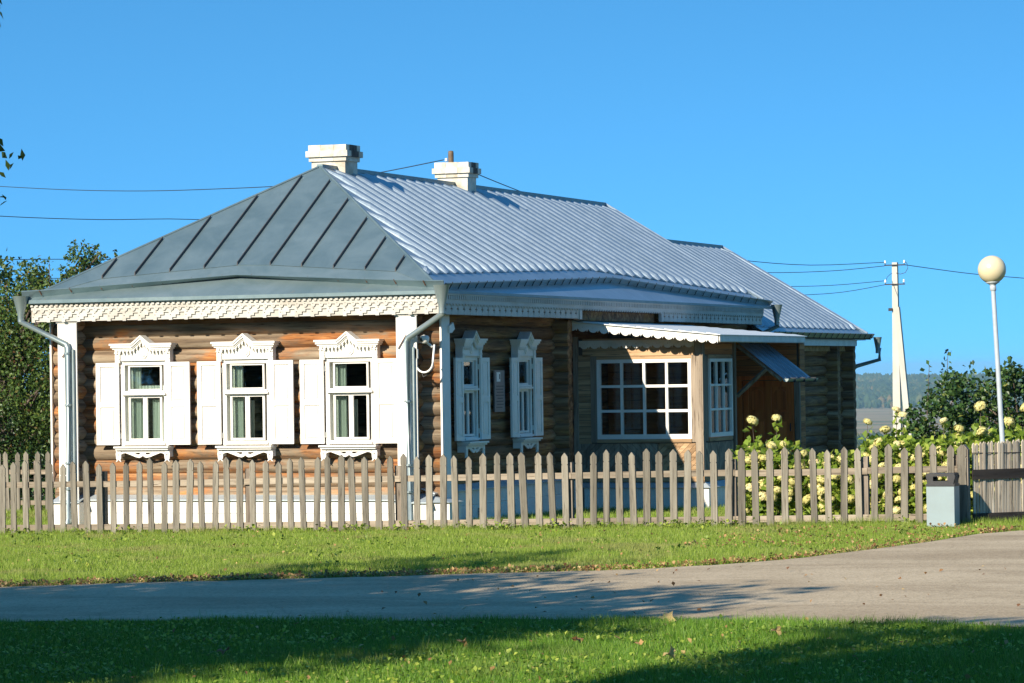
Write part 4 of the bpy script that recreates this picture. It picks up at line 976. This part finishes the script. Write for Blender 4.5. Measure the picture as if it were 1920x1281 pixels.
WIRES=[
 ('topmost cable on the left, ending at the pipe on the rear chimney',[(-40,46,9.0),(-29.65,38.0,8.34),(-22.57,32.0,7.61),(-18.17,28.0,7.17),(-14.04,24.0,6.81),(-10.09,20.0,6.53),(-6.47,16.0,6.29),(-2.99,12.0,6.17),(-.1,8.75,6.16)],.011),
 ('cable dropping right from the rear chimney behind the ridge to the concrete pole',[(.04,8.9,6.11),(-.19,10.5,6.02),(-.7,14.5,5.85),(-1.81,23,5.55),(-2.5,31,5.28),(-3.14,37,5.24),(-2.84,43,5.25),(-2.45,49.9,5.51)],.012),
 ('second cable from the top on the left, passing behind the hip roof',[(-30,18,7.0),(-19.74,22,6.49),(-17.98,24,6.33),(-16.85,27,6.33),(-15.54,30,6.41),(-12.82,35,6.26),(-8.84,41,5.61),(-6.63,44,5.29),(-5.13,46,5.17),(-3.58,48,5.23),(-2.45,49.9,5.40)],.012),
 ('third cable from the top on the left, crossing the apple tree top',[(-30,18,5.4),(-19.76,22,5.25),(-17.99,24,5.27),(-16.82,27,5.33),(-14.12,31,5.32),(-9.34,38,4.88),(-6.64,44,4.79),(-4.65,46,4.75),(-3.58,48,4.8),(-2.45,49.9,4.95)],.011),
 ('lowest cable on the left, passing through the apple tree crown',[(-30,18,4.9),(-19.76,22,4.78),(-18.,24,4.79),(-17.3,27,4.86),(-14.13,31,4.77),(-9.35,38,4.48),(-6.64,44,4.41),(-4.17,46,4.48),(-3.26,48,4.59),(-2.45,49.9,4.83)],.011),
 ('single cable running from the pole to the right edge, behind the globe lamp',[(-1.84,49.9,5.42),(-.62,52,5.21),(.19,53,5.11),(.94,54,5.04),(3.37,57,4.79),(12,68,4.9)],.014)]
def spline(pts,n=8):
    P=[Vector(p) for p in pts]; out=[]
    for i in range(len(P)-1):
        p0=P[max(0,i-1)];p1=P[i];p2=P[i+1];p3=P[min(len(P)-1,i+2)]
        for k in range(n):
            t=k/n; out.append(.5*((2*p1)+(-p0+p2)*t+(2*p0-5*p1+4*p2-p3)*t*t+(-p0+3*p1-3*p2+p3)*t**3))
    return out+[P[-1]]
for lab,pts,r in WIRES:
    o=MB().tube(spline(pts,4),r*.8,4).build('power_line',M['wire']); tag(o,lab,'power line','power lines')

# ------------------------------------------------------------------ vegetation
def rnd_unit(n):
    v=RNG.normal(size=(n,3)); return v/np.linalg.norm(v,axis=1,keepdims=True)
def leaves(centers,size,asp=.6,flat=.0,fold=.25,rndbias=None,up=0.):
    """one bent 4-vertex leaf (2 tris) per centre"""
    n=len(centers); d=rnd_unit(n); d[:,2]-=flat; d/=np.linalg.norm(d,axis=1,keepdims=True)
    nrm=rnd_unit(n); nrm[:,2]=np.abs(nrm[:,2])+up; s=np.cross(d,nrm); s/=np.linalg.norm(s,axis=1,keepdims=True)+1e-9
    q=np.cross(s,d); sz=size*RNG.uniform(.65,1.25,size=(n,1))
    a=centers; b=centers+d*sz*.55+s*sz*asp*.5+q*sz*fold*.3; c=centers+d*sz-q*sz*fold*.2; e=centers+d*sz*.55-s*sz*asp*.5+q*sz*fold*.3
    V=np.stack([a,b,c,e],1).reshape(-1,3); i=np.arange(n)[:,None]*4
    F=np.concatenate([i+np.array([[0,1,2]]),i+np.array([[0,2,3]])])
    r=np.repeat(RNG.uniform(0,1,n) if rndbias is None else rndbias,4)
    return V,F,r
def crown(blobs,n,size,shell=.55,**k):
    """scatter leaves through ellipsoid blobs (c,r or (rx,ry,rz)); clustered"""
    w_=np.array([(b[1] if np.isscalar(b[1]) else np.mean(b[1]))**2.2 for b in blobs]); w_/=w_.sum(); cs=[]
    for (c,r),p in zip(blobs,w_):
        m_=max(8,int(n*p)); rr=np.array([r,r,r]) if np.isscalar(r) else np.array(r)
        ncl=max(4,m_//14); cl=rnd_unit(ncl)*(shell+(1.08-shell)*RNG.uniform(0,1,(ncl,1))**.6)
        idx=RNG.integers(0,ncl,m_); p_=cl[idx]+RNG.normal(size=(m_,3))*(.12 if m_>300 else .18)
        cs.append(np.array(c)+p_*rr)
    return leaves(np.concatenate(cs),size,**k)
def tree(name,label,base,trunk_h,trunk_r,blobs,n,size,mat,cat='tree',group=None,extra=None,limbs=True,**k):
    t=empty(name,base); tag(t,label,cat,group)
    B_=Vector(base); rb=[(tuple(Vector(c)-B_),r) for c,r in blobs]
    V,F,r=crown(rb,n,size,**k)
    if extra is not None:
        V2,F2,r2=extra; F=np.concatenate([F,F2+len(V)]); V=np.concatenate([V,V2-np.array(base)]); r=np.concatenate([r,r2])
    link('foliage',npmesh('foliage',V,F,r),mat,t)
    tr=MB(); top=Vector((0,0,trunk_h)); tr.tube([(0,0,-.3),(.05,.02,trunk_h*.4),(.0,-.05,trunk_h*.75),top],[trunk_r*1.25,trunk_r,trunk_r*.8,trunk_r*.6],10)
    tr.build('trunk',M['bark'],t,sm=True)
    if limbs:
        for c,r_ in rb:
            c=Vector(c); s_=Vector((0,0,min(trunk_h,max(.3,c.z*.55)))); mid=(s_+c)/2+Vector((random.uniform(-.1,.1),random.uniform(-.1,.1),.1))
            MB().tube([s_,mid,c],[trunk_r*.45,trunk_r*.25,trunk_r*.1],6,False).build('branch',M['bark'],t,sm=True)
    return t
# apple tree left of the house
def ax(px,Y=9.): return -9.35+.0113*px
def az(py): return 4.9-(py-450)*.0101
bl=[((ax(px),9+random.uniform(-.4,.4),az(py)),r) for px,py,r in ((150,498,.30),(168,478,.26),(186,500,.30),(120,528,.28),(140,520,.24),(205,470,.14),(55,503,.26),(68,520,.22),(40,535,.36),(75,545,.36),(95,545,.3),(25,590,.5),(70,590,.45),(10,640,.6),(60,650,.6),(95,640,.45),(20,720,.7),(80,730,.6),(30,800,.7),(85,810,.6),(150,540,.35),(-40,600,.8),(-60,700,1.0),(-60,800,1.0),(-110,640,1.),(-160,730,1.2),(130,600,.5),(140,680,.6),(150,780,.7))]
sprigs=[]
for (px,py0,py1) in ((12,520,590),(94,483,530),(220,468,500),(5,560,640)):
    for i in range(16):
        t_=i/15; sprigs.append((ax(px)+.05*math.sin(i*2.3),9.,az(py0+(py1-py0)*t_)))
ex=leaves(np.array(sprigs),.10,asp=.5)
AT_=tree('apple_tree','leafy apple tree with reddish-green leaves rising behind the left end of the hip roof',(-9.3,9.0,gz(-9,9)),2.2,.13,bl,52000,.075,M['apple'],extra=ex)
for (px,py0,py1) in ((12,520,600),(94,483,540)): MB().tube([(ax(px)+9.3,0,az(py1)),(ax(px)+9.3,0,az(py0))],[.012,.005],5).build('twig',M['bark'],AT_)
bl=[((-14+random.uniform(-2.5,2.5),13+random.uniform(-1.5,1.5),random.uniform(.6,4.0)),random.uniform(.9,1.3)) for _ in range(18)]
tree('garden_tree','dark broad tree filling the left edge behind the apple tree',(-14,13,0),2.2,.16,bl,36000,.13,M['tree'])
bl=[((-8.6+random.uniform(-2.2,1.2),7.4+random.uniform(-.5,.5),random.uniform(.4,1.5)),random.uniform(.55,.8)) for _ in range(9)]
tree('garden_shrub','low dark shrub behind the old fence left of the house',(-8.6,7.4,0),.5,.05,bl,9000,.07,M['lilac'],cat='shrub')
# lilac thicket right
bl=[]
for (x,z,r) in ((8.75,1.35,.5),(8.9,.8,.5),(9.3,1.75,.45),(9.6,1.2,.6),(9.9,1.95,.35),(10.3,1.6,.6),(10.4,.9,.6),(10.75,2.0,.4),(11.1,1.4,.65),(11.6,1.9,.45),(11.8,1.2,.6),(12.3,1.6,.6),(12.9,1.9,.6),(13.2,1.1,.7),(9.0,.35,.5),(10.2,.35,.5),(11.4,.4,.5),(8.45,1.1,.3),(9.1,2.05,.22),(10.2,2.1,.25),(11.1,2.05,.25)):
    bl.append(((x,9.+random.uniform(-.5,.5),z),(r,r,r*.85)))
sp=[]
for (x,z0,z1) in ((8.62,1.7,2.35),(8.95,1.9,2.62),(9.35,2.0,2.35),(10.0,2.1,2.4),(10.45,2.0,2.35),(10.75,2.1,2.6),(11.2,2.1,2.45),(8.3,1.2,1.6),(7.95,.6,.95)):
    for i in range(18): sp.append((x+.07*math.sin(i*2.4)+.08*(z1-z0)*i/17,9.+.05*math.cos(i*2.4),z0+(z1-z0)*i/17))
LS=tree('lilac_bush','dark green lilac bush with upright sprigs behind the hydrangeas at the right',(10.4,9.0,gz(10.4,9)),.8,.06,bl,27000,.085,M['lilac'],cat='bush',extra=leaves(np.array(sp),.095,asp=.75),up=.3,asp=.75)
for (x,z0,z1) in ((8.62,1.5,2.35),(8.95,1.6,2.62),(10.75,1.8,2.6)): MB().tube([(x-10.4,0,z0),(x-10.4+.05,0,z1)],[.01,.004],5).build('twig',M['bark'],LS)
bl=[((7.45+random.uniform(-.5,.5),9.6+random.uniform(-.3,.3),random.uniform(.2,.62)),.28) for _ in range(8)]
tree('brown_shrub','low brown half-bare shrub just past the rear corner of the log house',(7.45,9.6,0),.2,.02,bl,2600,.045,M['brownshrub'],cat='shrub')
# hydrangeas
def flowermesh(r,seed):
    rg=np.random.default_rng(seed); n=150; d=rg.normal(size=(n,3)); d/=np.linalg.norm(d,axis=1,keepdims=True); d[:,2]=np.where(d[:,2]<-.45,-d[:,2],d[:,2])
    c=d*np.array([r,r,r*.72])*rg.uniform(.82,1.08,(n,1)); t=np.cross(d,rg.normal(size=(n,3))); t/=np.linalg.norm(t,axis=1,keepdims=True); b=np.cross(d,t); s=r*.24
    V=np.stack([c+t*s,c+b*s+d*s*.3,c-t*s,c-b*s+d*s*.3],1).reshape(-1,3); F=np.arange(n*4).reshape(-1,4)
    base=rg.uniform(0,.75); rr=np.repeat(np.clip(base+rg.normal(size=n)*.16,0,1),4)
    # solid core
    u=14; v=8; cv=[];cf=[]
    for i in range(v+1):
        for k in range(u):
            th=math.pi*i/v; cv.append((r*.8*math.sin(th)*math.cos(2*math.pi*k/u),r*.8*math.sin(th)*math.sin(2*math.pi*k/u),r*.6*math.cos(th)))
    for i in range(v):
        for k in range(u): cf.append((i*u+k,(i+1)*u+k,(i+1)*u+(k+1)%u,i*u+(k+1)%u))
    F=np.concatenate([F,np.array(cf)+len(V)]); V=np.concatenate([V,np.array(cv)]); rr=np.concatenate([rr,np.full(len(cv),base*.8)])
    me=npmesh('flower_head',V,F,rr); me.materials.append(M['hflower']); return me
FM=[flowermesh(.077,i) for i in range(7)]
def hydrangea(x,y,h,wd,nf,label,tall=()):
    nf=int(nf*2.1)
    z0=gz(x,y); t=empty('hydrangea',(x,y,z0)); tag(t,label,'hydrangea','hydrangeas growing behind the picket fence')
    n=int(1900*wd*h); pos=[]; heads=[]
    st=MB()
    for i in range(14):
        a=random.uniform(0,6.28); rr_=wd*.5*math.sqrt(random.random()); p=Vector((rr_*math.cos(a),rr_*math.sin(a),h*random.uniform(.6,.98)*(1-.25*(rr_/wd)**2)))
        st.tube([(p.x*.3,p.y*.3,-.05),(p.x*.8,p.y*.8,p.z*.5),tuple(p)],[.008,.006,.004],5,False)
    for (dx,hh) in tall: st.tube([(dx*.4,0,0),(dx*.8,0,hh*.5),(dx,-.02,hh)],[.008,.007,.004],5,False)
    st.build('stems',M['hleaf'] if False else M['bark'],t,sm=True)
    a=RNG.uniform(0,6.283,n); r=wd*.62*np.sqrt(RNG.uniform(0,1,n)); zz=h*RNG.uniform(.04,.93,n)*(1-.3*(r/wd)**2); c=np.stack([r*np.cos(a),r*np.sin(a)*.9,zz],1)
    ext=[]
    for (dx,hh) in tall:
        for k in range(16): ext.append((dx+random.uniform(-.06,.06),random.uniform(-.06,.06),hh-.02-random.random()*.42))
    if ext: c=np.concatenate([c,np.array(ext)])
    V,F,q=leaves(c,.115,asp=.78,fold=.35,up=.6); link('foliage',npmesh('foliage',V,F,q),M['hleaf'],t)
    pts=[]
    for (dx,hh) in tall: pts.append((dx,-.02,hh+.02))
    k=0
    while len(pts)<nf and k<400:
        k+=1; a_=random.uniform(math.pi*.95,math.pi*2.05) if random.random()<.8 else random.uniform(0,6.28); rr_=wd*.66*(random.random()**.35); z=h*(.12+.88*random.random()); 
        f=1-.35*(rr_/(wd*.6))**3*(z/h)
        p=(rr_*math.cos(a_),rr_*math.sin(a_),z*f)
        if all(math.dist(p,q_)>.125 for q_ in pts): pts.append(p)
    for p in pts:
        s_=random.uniform(.75,1.2); o=link('flower_head',random.choice(FM),None,t,p,(random.uniform(.1,.7),random.uniform(-.4,.4),random.uniform(0,6))); o.scale=(s_,s_,s_*random.uniform(.8,1.1))
HYD=[(7.98,1.6,1.27,.9,26,'leftmost hydrangea, with two tall cream heads in front of the wooden door',((-.25,1.46),(.13,1.50))),
 (8.62,1.7,1.03,.85,20,'low hydrangea right of the leftmost one, below the right edge of the door',()),
 (9.25,1.5,1.08,.85,22,'hydrangea with one pinkish flat head standing up against the dark rear corner logs',((.28,1.42),)),
 (9.92,1.6,1.32,.9,26,'hydrangea with a tall pale green leafy shoot in front of the utility pole',((.02,1.60),(.12,1.52),(-.15,1.3))),
 (10.6,1.6,1.28,.9,24,'hydrangea with a pink-topped head raised in front of the lilac bush',((.05,1.42),(.3,1.2))),
 (11.2,1.5,1.38,.9,24,'hydrangea behind the litter bin with one head raised left of the lamp post',((.02,1.62),(-.3,1.3))),
 (11.75,1.9,1.42,.85,20,'rightmost hydrangea, beside the lamp post behind the side fence',((.05,1.62),(-.2,1.4)))]
for a in HYD: hydrangea(*a)

# trees out of frame on the near left: their shade falls over the road
def big(name,label,base,hub,rad,nb,n,size,extra=None,seed=1,squash=.8,br=(.2,.34)):
    rd=random.Random(seed); bl=[]
    for _ in range(nb):
        v=Vector((rd.gauss(0,1),rd.gauss(0,1),rd.gauss(0,1))).normalized()*rd.random()**.4
        bl.append(((hub[0]+v.x*rad*.8,hub[1]+v.y*rad*.8,hub[2]+v.z*rad*squash*.8),rad*rd.uniform(*br)))
    return tree(name,label,base,hub[2]-rad*.2,.22,bl,n,size,M['tree'],extra=extra,shell=.3)
tw=[]
TWG=((15.485,-34.05,3.64,3.95,90),(15.475,-34.0,2.96,3.18,20),(15.3,-34,3.9,5.2,120))
for (x,y,z0,z1,n) in TWG:
    for i in range(n): tw.append((x+random.uniform(-.09,.01),y+random.uniform(-.1,.1),z0+(z1-z0)*random.random()))
big('shade_tree','broad tree left of the camera whose shade covers the road',(3.3,-30.3,.1),(4.2,-30.5,6.0),6.1,58,60000,.27,seed=3,squash=.54,br=(.22,.36))
DT=big('shade_tree','tree beside the camera with hanging leaves at the upper left edge of the picture',(11.9,-34.3,.1),(13.7,-33.4,7.0),2.5,16,11000,.15,seed=5,squash=.7,extra=leaves(np.array(tw),.045,asp=.55,flat=.6))
MB().tube([(2.2,.5,6.0),(3.1,.35,5.2),(3.44,.3,4.1),(3.515,.3,3.3),(3.53,.3,2.85)],[.03,.015,.008,.005,.003],5,False).build('branch',M['bark'],DT,sm=True)
big('shade_tree','tree further left along the road, beyond the left edge of the picture',(-7,-27,.1),(-7,-27,6.5),4.6,24,6000,.28,seed=8)
VV=[];FF=[];RR=[];off=0  # unseen trees added behind the camera so the window panes reflect dark
for i,(x,y) in enumerate(((-50,-72),(-41,-70),(-33,-74),(-25,-70),(-17,-73),(-9,-71),(0,-74),(9,-72))):
    bl=[((x+random.uniform(-4.5,4.5),y+random.uniform(-3,3),random.uniform(1.5,10.5)),random.uniform(2.0,3.0)) for _ in range(16)]
    V,F,r=crown(bl,6000,.7,shell=.3); VV.append(V);FF.append(F+off);RR.append(r);off+=len(V)
o=link('added_treeline',npmesh('added_treeline',np.concatenate(VV),np.concatenate(FF),np.concatenate(RR)),M['tree']); tag(o,'dense unseen belt of trees added behind the camera to darken window reflections','trees',kind='stuff')
big('added_shade_tree','unseen tall tree added behind the camera to block sky light, furthest left',(-16,-54,0),(-16,-54,11),7,30,9000,.5,seed=31,squash=.9,br=(.28,.42))  # unseen trees added to hold back sky light and shade the near grass
big('added_shade_tree','unseen tall tree added behind the camera to its left, shading the near grass',(.5,-44.5,0),(1.6,-44,11.0),4.0,32,15000,.34,seed=32,squash=.85,br=(.28,.42))
big('added_shade_tree','unseen tall tree added right behind the camera to shade the near grass',(11.6,-44,0),(13.0,-42.6,11.2),3.4,24,12000,.30,seed=33,squash=.85,br=(.28,.42))
big('added_shade_tree','unseen tall tree added behind the camera to block sky light, furthest right',(32,-52,0),(32,-52,11),7,30,9000,.5,seed=34,squash=.9,br=(.28,.42))

# grass: real blades, uncountable
def in_road(X,Y):
    a=np.interp(X,[p[0] for p in near],[p[1] for p in near]); b=np.interp(X,[p[0] for p in far],[p[1] for p in far]); return (Y>a)&(Y<b)
def grass(name,label,x0,x1,y0,y1,dens,h,wd,wedge=True,excl=None,margin=1.3):
    n=int((x1-x0)*(y1-y0)*dens); X=RNG.uniform(x0,x1,n); Y=RNG.uniform(y0,y1,n)
    k=np.ones(n,bool)
    if wedge:
        lx=21.47-.578*(Y+44.47)-margin; rx=21.47-.205*(Y+44.47)+margin; k&=(X>lx)&(X<rx)
    jit=RNG.normal(size=n)*.05
    k&=~in_road(X,Y+jit)
    if excl: 
        for (a,b,c,d) in excl: k&=~((X>a)&(X<b)&(Y>c)&(Y<d))
    # thin patches
    pn=np.sin(X*1.7+1.3*np.sin(Y*.9))*np.sin(Y*1.9+X*.4)+np.sin(X*5.1+Y*3.3)*.5
    k&=RNG.uniform(0,1,n)<np.clip(.86+.25*pn,.45,1)
    X=X[k];Y=Y[k];pn=pn[k];n=len(X); Z=gz_np(X,Y)
    p2=np.sin(X*.8+2*np.sin(Y*1.1))*np.sin(Y*2.6-X*.5)
    hh=h*RNG.uniform(.4,1.3,n)*(1+.25*pn+.25*p2)*np.where(RNG.uniform(0,1,n)<.012,1.7,1); a=RNG.uniform(0,6.283,n); lean=RNG.uniform(.1,.75,n)*hh; la=RNG.uniform(0,6.283,n)
    dx=np.cos(a)*wd*.5; dy=np.sin(a)*wd*.5
    P0=np.stack([X-dx,Y-dy,Z-.005],1); P1=np.stack([X+dx,Y+dy,Z-.005],1); P2=np.stack([X+np.cos(la)*lean,Y+np.sin(la)*lean,Z+hh],1)
    V=np.stack([P0,P1,P2],1).reshape(-1,3); F=np.arange(n*3).reshape(-1,3)
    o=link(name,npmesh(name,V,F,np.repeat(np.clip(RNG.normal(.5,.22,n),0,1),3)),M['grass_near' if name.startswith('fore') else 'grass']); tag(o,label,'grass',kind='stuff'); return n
hx=[(XL-.5,3.3,-.55,25),(3.0,5.5,6.3,11.5),(5.4,5.95,8.3,11)]
c=0
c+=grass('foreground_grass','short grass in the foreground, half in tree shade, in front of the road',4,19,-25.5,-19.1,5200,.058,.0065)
c+=grass('verge_grass','sunlit mown grass verge between the road and the picket fence',-4.5,14.5,-17.0,-2.6,2700,.052,.008)
c+=grass('fence_foot_grass','longer grass along the foot of the picket fence',-5,13,-2.95,-2.45,2600,.10,.008)
c+=grass('yard_grass','sunlit grass in the yard behind the picket fence',-10,12,-2.5,9,900,.07,.011,excl=hx)
print('blades',c)
# broad-leaved weeds and clover among the blades
def weeds(name,label,P,size,h):
    P=np.array(P); Z=gz_np(P[:,0],P[:,1])+RNG.uniform(.01,h,len(P)); V,F,r=leaves(np.stack([P[:,0],P[:,1],Z],1),size,asp=.85,fold=.3,up=1.5)
    o=link(name,npmesh(name,V,F,r),M['hleaf']); tag(o,label,'weeds',kind='stuff')
P=[]
for _ in range(150):
    cx,cy=random.uniform(7,18),random.uniform(-25,-19.7); r_=random.uniform(.12,.5)
    P+=[(cx+random.gauss(0,r_),min(-19.6,cy+random.gauss(0,r_*.6))) for _ in range(int(260*r_))]
weeds('clover','patches of clover and plantain in the foreground grass',P,.035,.06)
P=[]
for _ in range(50):
    cx=random.uniform(-5,12); cy=-2.75+random.gauss(0,.12)
    P+=[(cx+random.gauss(0,.09),cy+random.gauss(0,.06)) for _ in range(26)]
for _ in range(45):
    cx,cy=random.uniform(-3,12.5),random.uniform(-12,-3.2)
    if yat(far,cx)<cy-.2: P+=[(cx+random.gauss(0,.16),cy+random.gauss(0,.1)) for _ in range(22)]
weeds('verge_weeds','low weeds at the foot of the picket fence and in the verge',P,.05,.12)
# fallen leaves
def litter(name,label,P,size):
    P=np.array(P); Z=gz_np(P[:,0],P[:,1])+.035; C_=np.stack([P[:,0],P[:,1],Z],1)
    V,F,r=leaves(C_,size,asp=.8,fold=.4,up=2.,flat=0); link_=link(name,npmesh(name,V,F,r),M['litter']); tag(link_,label,'leaves',kind='stuff')
P=[]
for _ in range(2600):
    x=random.uniform(4,13); y=yat(far,x)+abs(random.gauss(0,.28))-.05; P.append((x,y))
for _ in range(900):
    x=random.uniform(9.5,13.2); y=random.uniform(-8,-3.3)
    if not yat(far,x)>y: P.append((x,y))
for _ in range(500):
    x=random.uniform(-2,12); P.append((x,random.uniform(-13,-3)))
for _ in range(70): P.append((random.uniform(9,16),random.uniform(-19,-12)))
P=[p for p in P if True]
litter('leaf_litter','dry brown leaf litter strewn along the far edge of the road',P,.044)
P=[(random.uniform(8,18),random.uniform(-25,-19.5)) for _ in range(260)]
litter('leaf_litter','scattered dead leaves in the foreground grass',P,.045)
# a few large maple leaves that can be told apart
def maple(seed):
    r=random.Random(seed); n=15; v=[(0,0,0)]; 
    for i in range(n):
        a=2*math.pi*i/n; rad=.05*(1. if i%3==0 else .68 if i%3==1 else .72)*r.uniform(.7,1.15); v.append((rad*math.cos(a),rad*math.sin(a),.018*math.sin(a*2+seed)+r.uniform(-.006,.012)))
    f=[(0,1+i,1+(i+1)%n) for i in range(n)]; me=MB().add(v,f).mesh('fallen_leaf')
    at=me.attributes.new('rnd','FLOAT','POINT'); val=r.choice([.95,.6,.3,.8]); at.data.foreach_set('value',[val]*len(me.vertices)); return me
LV=[((13.35,-19.75),'large pale tan fallen leaf at the near road edge, right of the picture centre',1.5,.97),
 ((13.35,-21.9),'curled dark brown fallen leaf in the lit grass patch',1.1,.15),
 ((12.55,-22.2),'orange brown fallen leaf at the left side of the lit grass patch',1.2,.55),
 ((14.6,-20.9),'tan fallen leaf lying near the edge of the right-hand shadow',1.1,.9),
 ((14.4,-22.9),'yellowish fallen leaf at the lower right of the lit grass patch',1.2,.99),
 ((10.9,-22.9),'reddish fallen leaf in the dark shaded grass at the lower left',1.2,.25),
 ((13.9,-22.1),'small orange fallen leaf between the shadows on the lit grass',.9,.6)]
for i,(p,lab,s_,v_) in enumerate(LV):
    me=maple(i); me.attributes['rnd'].data.foreach_set('value',[v_]*len(me.vertices))
    o=link('fallen_leaf',me,M['litter'],None,(p[0],p[1],gz(*p)+.07),(random.uniform(-.5,.5)+.5,random.uniform(-.3,.3),i)); o.scale=(s_,)*3; tag(o,lab,'leaf','large fallen leaves in the foreground')

# ------------------------------------------------------------------ far hillside forest and valley wood
def forest(name,label,n,y0,y1,hmin,hmax,px0=1480,px1=2250,dens=None):
    U=RNG.uniform(0,1,n); Y=y0+(y1-y0)*U; px=RNG.uniform(px0,px1,n)
    dxp=(px-960)/6000; dX=R_[0][0]*dxp+R_[0][2]; dY=R_[1][0]*dxp+R_[1][2]; X=CAM_POS[0]+(Y-CAM_POS[1])*dX/dY
    Z=np.interp(Y,[a for a,b in HY],[b for a,b in HY])+np.where(Y>=2000,5*np.sin(X*.0021+1)*np.clip((Y-4600)/1500,0,1),0)
    H_=RNG.uniform(hmin,hmax,n)*(1+.15*np.sin(X*.01)*np.sin(Y*.008)); Rr=H_*RNG.uniform(.26,.46,n); con=RNG.uniform(0,1,n)<.45
    K=6; ang=np.arange(K)*2*np.pi/K
    rings=[(.05,.5),(.35,1.),(.7,.8)]; rc=[(.08,.9),(.35,.8),(.7,.42)]
    Vs=[]
    for (a,b),(a2,b2) in zip(rings,rc):
        hh=np.where(con,a2,a); rr=np.where(con,b2,b)
        j=RNG.uniform(.7,1.3,(n,K)); Vs.append(np.stack([X[:,None]+np.cos(ang)[None]*Rr[:,None]*rr[:,None]*j,Y[:,None]+np.sin(ang)[None]*Rr[:,None]*rr[:,None]*j,(Z+H_*hh)[:,None]+RNG.normal(size=(n,K))*H_[:,None]*.05],2))
    top=np.stack([X,Y,Z+H_],1)[:,None,:]; V=np.concatenate(Vs+[top],1).reshape(-1,3); m_=3*K+1; F=[]
    for r_ in range(2):
        for k in range(K): F+= [(r_*K+k,r_*K+(k+1)%K,(r_+1)*K+(k+1)%K),(r_*K+k,(r_+1)*K+(k+1)%K,(r_+1)*K+k)]
    for k in range(K): F.append((2*K+k,2*K+(k+1)%K,3*K))
    F=(np.arange(n)[:,None,None]*m_+np.array(F)[None]).reshape(-1,3)
    o=link(name,npmesh(name,V,F,np.repeat(RNG.uniform(0,1,n)**1.3,m_)),M['forest']); tag(o,label,'forest',kind='stuff')
forest('forest','distant wooded hillside on the horizon right of the house',11000,4640,6500,13,22)
forest('forest','bluish line of valley trees in front of the distant field',5200,1500,2300,7,12)
forest('forest','scattered autumn trees along the foot of the distant hillside',700,4500,4660,8,14)

# ------------------------------------------------------------------ haze
hm=bpy.data.materials.new('haze'); hm.use_nodes=True; n_=hm.node_tree; n_.nodes.remove(n_.nodes['Principled BSDF'])
pv=n_.nodes.new('ShaderNodeVolumePrincipled'); pv.inputs['Color'].default_value=(.50,.84,1,1); pv.inputs['Density'].default_value=.00008; pv.inputs['Anisotropy'].default_value=.1
n_.links.new(pv.outputs[0],n_.nodes['Material Output'].inputs['Volume'])
o=MB().box(-9200,9200,-2600,12200,-62,19.5).build('haze',hm); tag(o,'thin blue haze over the valley','haze',kind='stuff')
